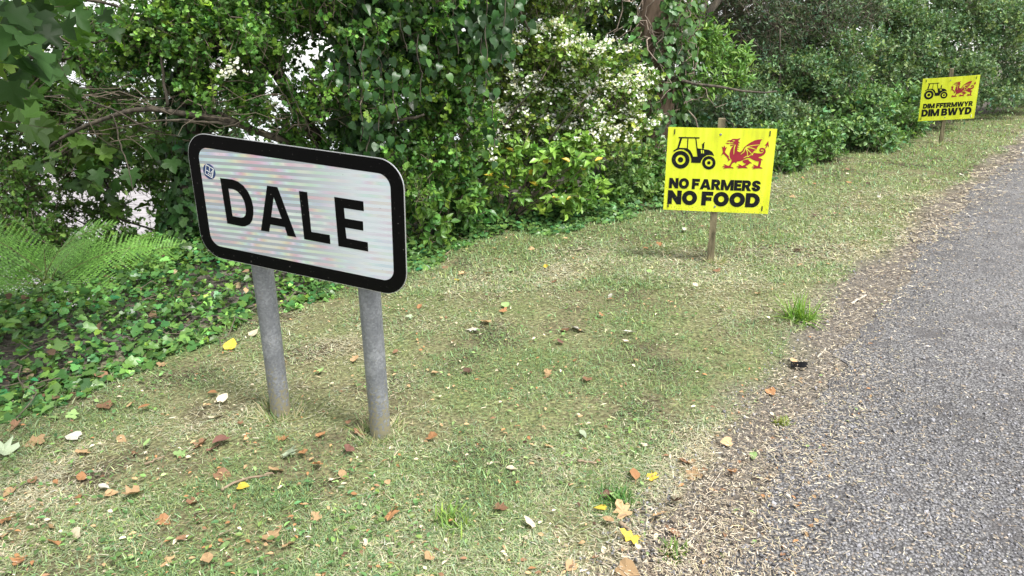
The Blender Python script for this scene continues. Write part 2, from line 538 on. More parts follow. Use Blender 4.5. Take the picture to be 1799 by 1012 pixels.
# ------------------------------------------------------------------ DALE name sign
def mat_sheeting():
    """White prismatic reflective sheet: fine bands, alternately matt and with a thin interference film."""
    m, n, l, b = mat_new('prismatic reflective sheeting')
    tc = n.new('ShaderNodeTexCoord')
    sx = n.new('ShaderNodeSeparateXYZ'); l.new(tc.outputs['Object'], sx.inputs[0])
    fr = n.new('ShaderNodeMath'); fr.operation = 'MULTIPLY'; fr.inputs[1].default_value = 1 / 0.0247
    l.new(sx.outputs['Z'], fr.inputs[0])
    fc = n.new('ShaderNodeMath'); fc.operation = 'FRACT'; l.new(fr.outputs[0], fc.inputs[0])
    gt = n.new('ShaderNodeMath'); gt.operation = 'GREATER_THAN'; gt.inputs[1].default_value = 0.5; l.new(fc.outputs[0], gt.inputs[0])
    fl = n.new('ShaderNodeMath'); fl.operation = 'FLOOR'; l.new(fr.outputs[0], fl.inputs[0])
    # the film's thickness wanders along each band and from band to band
    cmb = n.new('ShaderNodeCombineXYZ')
    mx_ = n.new('ShaderNodeMath'); mx_.operation = 'MULTIPLY'; mx_.inputs[1].default_value = 1.5; l.new(sx.outputs['X'], mx_.inputs[0])
    mz_ = n.new('ShaderNodeMath'); mz_.operation = 'MULTIPLY'; mz_.inputs[1].default_value = 0.16; l.new(fl.outputs[0], mz_.inputs[0])
    l.new(mx_.outputs[0], cmb.inputs[0]); l.new(mz_.outputs[0], cmb.inputs[1])
    t = n.new('ShaderNodeTexNoise'); t.inputs['Scale'].default_value = 1.3; t.inputs['Detail'].default_value = 1
    l.new(cmb.outputs[0], t.inputs['Vector'])
    th = n.new('ShaderNodeMapRange'); th.inputs['From Min'].default_value = 0.3; th.inputs['From Max'].default_value = 0.7
    th.inputs['To Min'].default_value = 150; th.inputs['To Max'].default_value = 620
    l.new(t.outputs['Fac'], th.inputs['Value'])
    # how strongly the bands show: view-dependent sheen painted into the colour, fading towards one end
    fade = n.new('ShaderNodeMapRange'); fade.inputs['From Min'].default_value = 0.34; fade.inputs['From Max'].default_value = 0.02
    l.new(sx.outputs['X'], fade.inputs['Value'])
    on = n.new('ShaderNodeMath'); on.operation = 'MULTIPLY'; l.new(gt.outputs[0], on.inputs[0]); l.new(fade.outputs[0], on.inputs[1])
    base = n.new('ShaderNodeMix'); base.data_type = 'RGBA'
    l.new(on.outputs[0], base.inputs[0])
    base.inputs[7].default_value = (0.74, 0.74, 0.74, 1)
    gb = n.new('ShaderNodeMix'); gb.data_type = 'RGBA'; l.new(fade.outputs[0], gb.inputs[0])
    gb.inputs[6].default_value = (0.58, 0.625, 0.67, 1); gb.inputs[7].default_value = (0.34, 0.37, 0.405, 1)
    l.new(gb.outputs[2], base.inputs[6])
    # the hexagon mesh of the sheet
    vo = n.new('ShaderNodeTexVoronoi'); vo.feature = 'DISTANCE_TO_EDGE'; vo.inputs['Scale'].default_value = 260; vo.inputs['Randomness'].default_value = 0.1
    l.new(tc.outputs['Object'], vo.inputs['Vector'])
    lt = n.new('ShaderNodeMapRange'); lt.inputs['From Max'].default_value = 0.12; lt.inputs['To Min'].default_value = 0.9
    l.new(vo.outputs['Distance'], lt.inputs['Value'])
    # specks of dirt
    dn = n.new('ShaderNodeTexNoise'); dn.inputs['Scale'].default_value = 95; dn.inputs['Detail'].default_value = 3
    l.new(tc.outputs['Object'], dn.inputs['Vector'])
    dr = n.new('ShaderNodeMapRange'); dr.inputs['From Min'].default_value = 0.72; dr.inputs['From Max'].default_value = 0.76; dr.inputs['To Min'].default_value = 1; dr.inputs['To Max'].default_value = 0.2
    l.new(dn.outputs['Fac'], dr.inputs['Value'])
    k = n.new('ShaderNodeMath'); k.operation = 'MULTIPLY'; l.new(lt.outputs[0], k.inputs[0]); l.new(dr.outputs[0], k.inputs[1])
    sc = n.new('ShaderNodeVectorMath'); sc.operation = 'SCALE'; l.new(base.outputs[2], sc.inputs[0]); l.new(k.outputs[0], sc.inputs['Scale'])
    l.new(sc.outputs[0], b.inputs['Base Color'])
    met = n.new('ShaderNodeMath'); met.operation = 'MULTIPLY'; met.inputs[1].default_value = 0.0
    l.new(on.outputs[0], met.inputs[0])
    b.inputs['Roughness'].default_value = 0.35
    ior = n.new('ShaderNodeMapRange'); ior.inputs['To Min'].default_value = 1.4; ior.inputs['To Max'].default_value = 4.6
    l.new(on.outputs[0], ior.inputs['Value']); l.new(ior.outputs[0], b.inputs['IOR'])
    tf = n.new('ShaderNodeMath'); tf.operation = 'MULTIPLY'; l.new(th.outputs[0], tf.inputs[0]); l.new(gt.outputs[0], tf.inputs[1])
    l.new(tf.outputs[0], b.inputs['Thin Film Thickness'])
    b.inputs['Thin Film IOR'].default_value = 1.9
    return m


def speckled(name, col, speck, rough=0.35, scale=120, lim=0.70):
    m, n, l, b = mat_new(name)
    tc = n.new('ShaderNodeTexCoord')
    t = n.new('ShaderNodeTexNoise'); t.inputs['Scale'].default_value = scale; t.inputs['Detail'].default_value = 3
    l.new(tc.outputs['Object'], t.inputs['Vector'])
    r = n.new('ShaderNodeMapRange'); r.inputs['From Min'].default_value = lim; r.inputs['From Max'].default_value = lim + 0.04
    l.new(t.outputs['Fac'], r.inputs['Value'])
    mx = n.new('ShaderNodeMix'); mx.data_type = 'RGBA'; l.new(r.outputs[0], mx.inputs[0])
    mx.inputs[6].default_value = (*col, 1); mx.inputs[7].default_value = (*speck, 1)
    l.new(mx.outputs[2], b.inputs['Base Color'])
    b.inputs['Roughness'].default_value = rough
    b.inputs['Specular IOR Level'].default_value = 0.07
    return m


def mat_galv():
    m, n, l, b = mat_new('weathered galvanised steel')
    tc = n.new('ShaderNodeTexCoord')
    v = n.new('ShaderNodeTexVoronoi'); v.inputs['Scale'].default_value = 130
    l.new(tc.outputs['Object'], v.inputs['Vector'])
    sp = n.new('ShaderNodeSeparateColor'); l.new(v.outputs['Color'], sp.inputs[0])
    t = n.new('ShaderNodeTexNoise'); t.inputs['Scale'].default_value = 14; t.inputs['Detail'].default_value = 8
    l.new(tc.outputs['Object'], t.inputs['Vector'])
    a = n.new('ShaderNodeMath'); a.operation = 'MULTIPLY_ADD'; a.inputs[1].default_value = 0.35; l.new(sp.outputs[0], a.inputs[0]); l.new(t.outputs['Fac'], a.inputs[2])
    r = ramp(n, [(0.40, (0.13, 0.136, 0.15)), (0.68, (0.175, 0.182, 0.198)), (0.95, (0.26, 0.268, 0.285))])
    l.new(a.outputs[0], r.inputs[0])
    # mud and clippings splashed up from the mower
    sx = n.new('ShaderNodeSeparateXYZ'); l.new(tc.outputs['Object'], sx.inputs[0])
    hr = n.new('ShaderNodeMapRange'); hr.inputs['From Min'].default_value = 0.02; hr.inputs['From Max'].default_value = 0.34; hr.inputs['To Min'].default_value = 0.24; hr.inputs['To Max'].default_value = -0.05
    l.new(sx.outputs['Z'], hr.inputs['Value'])
    t2 = n.new('ShaderNodeTexNoise'); t2.inputs['Scale'].default_value = 75; t2.inputs['Detail'].default_value = 5
    l.new(tc.outputs['Object'], t2.inputs['Vector'])
    ad = n.new('ShaderNodeMath'); ad.operation = 'ADD'; l.new(t2.outputs['Fac'], ad.inputs[0]); l.new(hr.outputs[0], ad.inputs[1])
    rr = n.new('ShaderNodeMapRange'); rr.inputs['From Min'].default_value = 0.60; rr.inputs['From Max'].default_value = 0.72; l.new(ad.outputs[0], rr.inputs['Value'])
    mx = n.new('ShaderNodeMix'); mx.data_type = 'RGBA'; l.new(rr.outputs[0], mx.inputs[0]); l.new(r.outputs[0], mx.inputs[6]); mx.inputs[7].default_value = (0.22, 0.20, 0.13, 1)
    l.new(mx.outputs[2], b.inputs['Base Color'])
    b.inputs['Roughness'].default_value = 0.5
    b.inputs['Metallic'].default_value = 0.1
    bp = n.new('ShaderNodeBump'); bp.inputs['Strength'].default_value = 0.15; bp.inputs['Distance'].default_value = 0.01
    l.new(t2.outputs['Fac'], bp.inputs['Height']); l.new(bp.outputs[0], b.inputs['Normal'])
    return m


M_GALV = mat_galv()
M_BLACK = speckled('black sign vinyl', (0.0035, 0.0035, 0.004), (0.16, 0.15, 0.14), 0.32, 110, 0.70)
M_ALU = mat_plain('aluminium sheet', (0.55, 0.56, 0.58), 0.4, 0.6)
M_SHEET = mat_sheeting()


def build_dale():
    base = np.array([-0.832, 2.905, float(gz(-0.832, 2.905))])
    mt = board_matrix(base, -22.52, 5.29, 0.0)
    root = empty('village_name_sign', None, 'white village name sign reading DALE with thick black border on two grey steel posts', 'sign', mat=mt)
    c = to_local(mt, (-0.858, 2.75, 0.953))
    w, h = 1.007, 0.532
    rl = R(4.18)                                       # the plate hangs a little off level

    def tilt(p):
        return (p[0] * math.cos(rl) + p[1] * math.sin(rl), -p[0] * math.sin(rl) + p[1] * math.cos(rl))
    def pl(polys): return [[tilt(q) for q in p] for p in polys]

    def part(name, polys, y, th, mat, parent):
        V, T = extrude2d(pl(polys), y, th)
        o = add(name, V, T, mat, parent)
        return o
    panel = part('panel', [rrect(-w / 2, -h / 2, w / 2, h / 2, 0.104)], 0.0, 0.004, M_ALU, root)
    panel.location = tuple(c)
    bw = 0.056
    part('border', [rrect(-w / 2 + .0025, -h / 2 + .0025, w / 2 - .0025, h / 2 - .0025, 0.102), rrect(-w / 2 + bw, -h / 2 + bw, w / 2 - bw, h / 2 - bw, 0.05)], -0.0012, 0.0012, M_BLACK, panel)
    part('reflective_face', [rrect(-w / 2 + bw + .0005, -h / 2 + bw + .0005, w / 2 - bw - .0005, h / 2 - bw - .0005, 0.0495)], -0.0008, 0.0008, M_SHEET, panel)
    # letter outlines, measured on the photograph and straightened onto the plate
    q = [(326.3, 228.1), (705.4, 285.0), (719.1, 522.5), (355.0, 448.8)]
    H = homography([((a - 380) * 5.953, (b - 290) * 5.953) for a, b in q], [(-w / 2, h / 2), (w / 2, h / 2), (w / 2, -h / 2), (-w / 2, -h / 2)])
    L = {
        'D': [[(53, 122), (180, 138), (240, 160), (300, 205), (350, 270), (385, 350), (403, 430), (403, 510), (390, 570), (365, 610), (320, 633), (280, 635), (122, 603)],
              [(140, 232), (190, 240), (235, 262), (275, 305), (305, 360), (322, 430), (325, 480), (318, 515), (300, 537), (270, 543), (180, 525)]],
        'A': [[(552, 205), (660, 222), (857, 748), (765, 732), (738, 640), (583, 615), (570, 692), (483, 678)], [(620, 322), (703, 552), (593, 533)]],
        'L': [[(885, 262), (970, 275), (1015, 690), (1207, 722), (1215, 818), (942, 768)]],
        'E': [[(1250, 325), (1547, 372), (1555, 472), (1350, 440), (1362, 548), (1547, 580), (1553, 675), (1367, 643), (1382, 757), (1600, 797), (1607, 893), (1300, 838)]]}
    for ch in 'DALE':
        o = part('letter', [[H(p) for p in poly] for poly in L[ch]], -0.0016, 0.0008, M_BLACK, panel)
        o['label'] = 'black capital letter ' + ch
    # round navy sticker with a white four-part emblem
    m_navy = mat_plain('navy vinyl', (0.018, 0.045, 0.14), 0.35)
    m_white = mat_plain('white vinyl', (0.75, 0.76, 0.76), 0.4)
    H2 = homography([((a - 350) * 22.5, (b - 275) * 22.5) for a, b in q], [(-w / 2, h / 2), (w / 2, h / 2), (w / 2, -h / 2), (-w / 2, -h / 2)])
    ctr = H2((442, 540)); rad = 0.0315
    stk = part('sticker', [circle(*ctr, rad)], -0.0014, 0.0006, m_navy, root)
    stk.location = tuple(c)
    dia = [H2(p) for p in [(315, 250), (640, 450), (565, 815), (265, 620)]]
    ins = [(ctr[0] + (a - ctr[0]) * 0.88, ctr[1] + (b - ctr[1]) * 0.88) for a, b in dia]
    g = Geo()
    V, T = extrude2d(pl([dia, ins]), -0.0020, 0.0006); g.put(V, T)
    for line in ([(330, 480), (400, 530), (450, 580)], [(450, 380), (460, 480), (455, 580)], [(560, 540), (510, 570), (500, 620)], [(400, 600), (440, 660), (540, 660)], [(590, 470), (560, 600), (565, 720)], [(480, 700), (520, 690), (545, 760)]):
        V, T = extrude2d(pl([ribbon([H2(p) for p in line], 0.0032)]), -0.0021, 0.0006); g.put(V, T)
    g.build('emblem', m_white, stk)
    # posts and their clips
    for k, (top, foot) in enumerate((((461, 470), (494, 727)), ((649, 512), (669, 763)))):
        n = mt.to_3x3() @ Vector((0, -1, 0))
        pts = []
        for px, py in (top, foot):
            d = P(px, py, 3.0) - np.array([0, 0, 1.5]); c0 = np.array([-0.858, 2.75, 0.953]) - np.array(n) * 0.055
            tt = np.dot(c0 - np.array([0, 0, 1.5]), n) / np.dot(d, n)
            pts.append(to_local(mt, np.array([0, 0, 1.5]) + d * tt))
        ax = unit(pts[0] - pts[1])
        foot_p = pts[1] - ax * 0.22
        head = pts[0] + ax * 0.42
        zs = np.linspace(0, 1, 12)[:, None]
        path = (foot_p * (1 - zs) + head * zs) - pts[1]
        V, T = tube(path, 0.0445, 28)
        o = add('post', V, T, M_GALV, root, smooth=False)
        me = o.data; me.polygons.foreach_set('use_smooth', np.array([len(set(p.vertices)) == 3 and abs(p.normal.dot(Vector(ax))) < 0.5 for p in me.polygons]))
        o.location = tuple(pts[1])
        Vc, Tc = tube(np.array([head - pts[1], head - pts[1] + ax * 0.012]), 0.047, 28); add('post_cap', Vc, Tc, mat_plain('grey plastic cap', (0.12, 0.12, 0.125), 0.6), o)
        for zz in (-0.12, 0.13):
            cl = to_local(mt, np.array(mt @ Vector((pts[1] + ax * (c[2] + zz - pts[1][2]) / ax[2]))))
            Vc, Tc = tube(np.array([cl - [0, 0, 0.016], cl + [0, 0, 0.016]]), 0.049, 24)
            add('clip', Vc, Tc, M_ALU, root)
    return root


build_dale()

# ------------------------------------------------------------------ yellow farm protest signs
def arc(cx, cz, rx, rz, a0, a1, n=14):
    return [(cx + rx * math.cos(R(a0 + (a1 - a0) * k / n)), cz + rz * math.sin(R(a0 + (a1 - a0) * k / n))) for k in range(n + 1)]


def glyph(ch):
    """Heavy geometric capitals, cap height 1; returns (polygons, width)."""
    s = 0.30
    if ch == 'N': return [[(0, 0), (.29, 0), (.29, .50), (.68, 0), (.97, 0), (.97, 1), (.68, 1), (.68, .50), (.29, 1), (0, 1)]], .97
    if ch == 'O': return [arc(.53, .5, .53, .52, 0, 350, 34), arc(.53, .5, .235, .245, 0, 350, 30)], 1.06
    if ch == 'F': return [[(0, 0), (.29, 0), (.29, .36), (.68, .36), (.68, .60), (.29, .60), (.29, .75), (.78, .75), (.78, 1), (0, 1)]], .78
    if ch == 'E': return [[(0, 0), (.74, 0), (.74, .24), (.29, .24), (.29, .39), (.68, .39), (.68, .62), (.29, .62), (.29, .76), (.74, .76), (.74, 1), (0, 1)]], .74
    if ch == 'A': return [[(0, 0), (.30, 0), (.36, .17), (.75, .17), (.81, 0), (1.12, 0), (.74, 1), (.38, 1)], [(.44, .39), (.67, .39), (.555, .72)]], 1.12
    if ch == 'M': return [[(0, 0), (.29, 0), (.29, .53), (.52, 0), (.78, 0), (1.01, .53), (1.01, 0), (1.30, 0), (1.30, 1), (.96, 1), (.65, .33), (.34, 1), (0, 1)]], 1.30
    if ch == 'W': return [[(.24, 0), (.60, 0), (.74, .58), (.88, 0), (1.24, 0), (1.49, 1), (1.19, 1), (1.05, .35), (.90, 1), (.59, 1), (.44, .35), (.30, 1), (0, 1)]], 1.49
    if ch == 'Y': return [[(.35, 0), (.64, 0), (.64, .36), (1.0, 1), (.68, 1), (.50, .62), (.32, 1), (0, 1), (.35, .36)]], 1.0
    if ch == 'I': return [[(0, 0), (.29, 0), (.29, 1), (0, 1)]], .29
    if ch == 'D': return [[(0, 0), (.42, 0)] + arc(.44, .5, .52, .5, -88, 88, 20) + [(.42, 1), (0, 1)], [(.29, .25), (.41, .25)] + arc(.41, .5, .25, .25, -85, 85, 14) + [(.41, .75), (.29, .75)]], .96
    if ch == 'R': return [[(0, 0), (.29, 0), (.29, .36), (.37, .36), (.58, 0), (.92, 0), (.66, .41)] + arc(.53, .685, .34, .315, -62, 88, 14) + [(.50, 1), (0, 1)], [(.29, .57), (.46, .57)] + arc(.46, .67, .12, .10, -85, 85, 8) + [(.46, .77), (.29, .77)]], .92
    if ch == 'B': return [[(0, 0), (.56, 0)] + arc(.56, .285, .33, .285, -88, 60, 12) + arc(.53, .735, .30, .265, -52, 88, 12) + [(.50, 1), (0, 1)],
                          [(.29, .22), (.49, .22)] + arc(.49, .31, .11, .09, -85, 85, 8) + [(.49, .40), (.29, .40)], [(.29, .61), (.46, .61)] + arc(.46, .695, .10, .085, -85, 85, 8) + [(.46, .78), (.29, .78)]], .89
    if ch == 'S':
        o = [(.02, .30)] + arc(.44, .30, .42, .315, 180, 372, 16) + [(.80, .44), (.70, .52), (.55, .585), (.40, .64), (.345, .70)] + arc(.435, .71, .10, .085, 180, 10, 8) + [(.84, .70)] + arc(.44, .71, .42, .305, 5, 180, 14) + [(.03, .62), (.09, .52), (.20, .44), (.35, .385), (.50, .335), (.535, .29)] + arc(.435, .30, .105, .085, -10, -180, 8) + [(.33, .33)]
        return [o], .88
    raise KeyError(ch)


def fatten(p, e, hole):
    q = np.array(p, float)
    area = 0.5 * np.sum(q[:, 0] * np.roll(q[:, 1], -1) - np.roll(q[:, 0], -1) * q[:, 1])
    a = unit(q - np.roll(q, 1, 0)); c = unit(np.roll(q, -1, 0) - q)
    nn = np.stack([a[:, 1] + c[:, 1], -(a[:, 0] + c[:, 0])], 1)
    nn = nn / np.maximum((nn ** 2).sum(1, keepdims=True), .8) * 2
    s = (1 if area > 0 else -1) * (-1 if hole else 1)
    return [tuple(t) for t in q + nn * e * s]


def text_line(s, x0, x1, z0, h, gap=.085, space=.36):
    items, x = [], 0.0
    for k, ch in enumerate(s):
        if ch == ' ': x += space - gap; continue
        g, wd = glyph(ch); g = [fatten(p, .022, k2 > 0) for k2, p in enumerate(g)]; items.append((g, x)); x += wd + gap
    k = (x1 - x0) / (x - gap)
    return [[[(x0 + (ox + a) * k, z0 + b * h) for a, b in p] for p in g] for g, ox in items]


DRAGON = [
    [(218, 245), (245, 222), (320, 212), (345, 190), (400, 182), (470, 185), (545, 160), (525, 205), (495, 215), (500, 250), (540, 283), (498, 285), (490, 310), (527, 335), (480, 340), (478, 365), (522, 385), (470, 390), (465, 412), (517, 440), (465, 435), (462, 455), (480, 480), (515, 497), (550, 490), (590, 455), (610, 420), (630, 385), (700, 325), (790, 265), (880, 220), (970, 198), (1070, 190), (1040, 225), (1020, 265), (1012, 318), (990, 335), (965, 360), (940, 400), (930, 440), (890, 455), (860, 480), (842, 512), (900, 518), (950, 525), (1030, 528), (1072, 515), (1100, 483), (1102, 458), (1085, 436), (1055, 428), (1032, 440), (1032, 458), (1055, 468), (1080, 460), (1088, 474), (1075, 495), (1045, 503), (1012, 490), (995, 455), (1003, 420), (1035, 397), (1080, 393), (1125, 412), (1150, 460), (1145, 510), (1115, 555), (1060, 590), (970, 622), (1000, 640), (1050, 655), (1090, 692), (1040, 688), (1040, 730), (1025, 800), (1010, 845), (1060, 868), (1075, 895), (1040, 888), (960, 885), (900, 890), (822, 908), (850, 882), (870, 868), (800, 855), (840, 840), (875, 838), (840, 790), (880, 800), (950, 832), (970, 800), (985, 720), (930, 712), (860, 690), (800, 655), (765, 632), (700, 640), (620, 680), (560, 705), (460, 725), (435, 770), (415, 735), (375, 745), (335, 790), (310, 840), (365, 860), (380, 885), (330, 880), (250, 878), (185, 885), (130, 895), (150, 870), (180, 862), (105, 848), (140, 830), (180, 830), (140, 785), (175, 790), (255, 825), (290, 800), (320, 740), (337, 690), (300, 640), (285, 590), (285, 530), (310, 440), (350, 370), (390, 335), (360, 345), (310, 360), (300, 325), (395, 318), (402, 303), (345, 302), (268, 298), (260, 312), (190, 288), (255, 275), (268, 286), (378, 285), (380, 268), (330, 256), (300, 265), (290, 245)],
    [(590, 705), (650, 680), (735, 665), (745, 700), (790, 735), (825, 765), (770, 765), (720, 805), (660, 830), (700, 860), (715, 885), (660, 880), (600, 875), (540, 880), (470, 893), (500, 870), (445, 840), (490, 830), (520, 828), (485, 780), (520, 790), (590, 822), (640, 800), (680, 770), (640, 765), (605, 740)],
    [(240, 735), (250, 680), (220, 620), (140, 540), (75, 590), (105, 545), (125, 500), (120, 430), (95, 365), (140, 390), (150, 375), (155, 340), (180, 370), (185, 400), (225, 375), (200, 440), (175, 490), (195, 525), (265, 590), (270, 640), (305, 685), (265, 700)],
    [(1212, 230), (1228, 390), (1192, 335), (1155, 415), (1140, 400), (1168, 330), (1120, 350)]]
DRAGON_LINES = [[(668, 385), (780, 350), (900, 330), (1010, 322)], [(668, 385), (800, 395), (925, 440)], [(670, 390), (750, 470), (832, 560)], [(672, 395), (705, 490), (718, 605)], [(662, 400), (625, 490), (550, 552)], [(740, 600), (690, 595), (620, 638)], [(845, 512), (832, 560), (780, 565), (735, 600)], [(420, 325), (392, 420), (384, 550)], [(362, 222), (385, 235), (415, 222)]]
TRACTOR = [
    [(315, 155), (822, 158), (825, 190), (315, 188)],
    [(350, 184), (402, 184), (325, 427), (275, 432)],
    [(530, 184), (552, 184), (537, 445), (515, 438)],
    [(720, 184), (745, 184), (778, 440), (784, 642), (770, 640)],
    [(175, 495), (275, 430), (325, 420), (520, 425), (600, 490), (640, 560), (665, 632), (776, 635), (770, 428), (905, 445), (1050, 465), (1130, 510), (1165, 570), (1180, 615), (1100, 590), (1000, 600), (910, 660), (860, 740), (845, 790), (615, 785), (620, 690), (590, 600), (530, 520), (440, 465), (350, 455), (260, 480), (200, 520)],
    [(890, 455), (885, 330), (910, 310), (925, 285), (950, 275), (955, 292), (936, 310), (942, 330), (935, 420), (912, 455)]]
NFQ = [(1174.5, 224), (1365.9, 226), (1349, 376.5), (1164.7, 367.8)]

M_CORREX = None


def mat_correx():
    """Fluted yellow polypropylene: fine vertical ribs, dusted with mud specks towards the bottom."""
    m, n, l, b = mat_new('yellow corrugated plastic')
    tc = n.new('ShaderNodeTexCoord'); sx = n.new('ShaderNodeSeparateXYZ'); l.new(tc.outputs['Object'], sx.inputs[0])
    t = n.new('ShaderNodeTexNoise'); t.inputs['Scale'].default_value = 130; t.inputs['Detail'].default_value = 4
    l.new(tc.outputs['Object'], t.inputs['Vector'])
    r0 = n.new('ShaderNodeMapRange'); r0.inputs['From Min'].default_value = -0.30; r0.inputs['From Max'].default_value = -0.05; r0.inputs['To Min'].default_value = 0.075; r0.inputs['To Max'].default_value = 0.0
    l.new(sx.outputs['Z'], r0.inputs['Value'])
    a = n.new('ShaderNodeMath'); a.operation = 'ADD'; l.new(t.outputs['Fac'], a.inputs[0]); l.new(r0.outputs[0], a.inputs[1])
    r = n.new('ShaderNodeMapRange'); r.inputs['From Min'].default_value = 0.66; r.inputs['From Max'].default_value = 0.73; l.new(a.outputs[0], r.inputs['Value'])
    big = n.new('ShaderNodeTexNoise'); big.inputs['Scale'].default_value = 6; big.inputs['Detail'].default_value = 4
    l.new(tc.outputs['Object'], big.inputs['Vector'])
    mpp = n.new('ShaderNodeMapping'); mpp.inputs['Scale'].default_value = (26, 26, 2.2); l.new(tc.outputs['Object'], mpp.inputs['Vector'])
    stk = n.new('ShaderNodeTexNoise'); stk.inputs['Scale'].default_value = 1.0; stk.inputs['Detail'].default_value = 5; l.new(mpp.outputs[0], stk.inputs['Vector'])
    av = n.new('ShaderNodeMath'); av.operation = 'MULTIPLY_ADD'; av.inputs[1].default_value = .6; l.new(stk.outputs['Fac'], av.inputs[0])
    hv = n.new('ShaderNodeMath'); hv.operation = 'MULTIPLY'; hv.inputs[1].default_value = .4; l.new(big.outputs['Fac'], hv.inputs[0]); l.new(hv.outputs[0], av.inputs[2])
    yr = ramp(n, [(0.34, (0.52, 0.56, 0.022)), (0.46, (0.63, 0.69, 0.018)), (0.66, (0.70, 0.76, 0.05))]); l.new(av.outputs[0], yr.inputs[0])
    mx = n.new('ShaderNodeMix'); mx.data_type = 'RGBA'; l.new(r.outputs[0], mx.inputs[0]); l.new(yr.outputs[0], mx.inputs[6]); mx.inputs[7].default_value = (0.20, 0.19, 0.04, 1)
    l.new(mx.outputs[2], b.inputs['Base Color'])
    b.inputs['Roughness'].default_value = 0.42
    w = n.new('ShaderNodeMath'); w.operation = 'MULTIPLY'; w.inputs[1].default_value = 1300; l.new(sx.outputs['X'], w.inputs[0])
    s = n.new('ShaderNodeMath'); s.operation = 'SINE'; l.new(w.outputs[0], s.inputs[0])
    bp = n.new('ShaderNodeBump'); bp.inputs['Strength'].default_value = 0.35; bp.inputs['Distance'].default_value = 0.001
    l.new(s.outputs[0], bp.inputs['Height']); l.new(bp.outputs[0], b.inputs['Normal'])
    return m


M_CORREX = mat_correx()
M_INK = speckled('black print', (0.011, 0.012, 0.014), (0.12, 0.12, 0.09), 0.45, 120, 0.66)
M_REDINK = mat_plain('dark red print', (0.27, 0.022, 0.035), 0.5, spec=.2)
M_YELLOW = mat_plain('yellow print', (0.60, 0.66, 0.03), 0.45)
M_SCREW = mat_plain('zinc screw', (0.22, 0.22, 0.23), 0.5, 0.4)
M_TIE = mat_plain('black cable tie', (0.01, 0.01, 0.01), 0.5)
M_STAKE = mat_bark('green tinged softwood stake', (0.085, 0.072, 0.04), (0.20, 0.17, 0.10), 30)


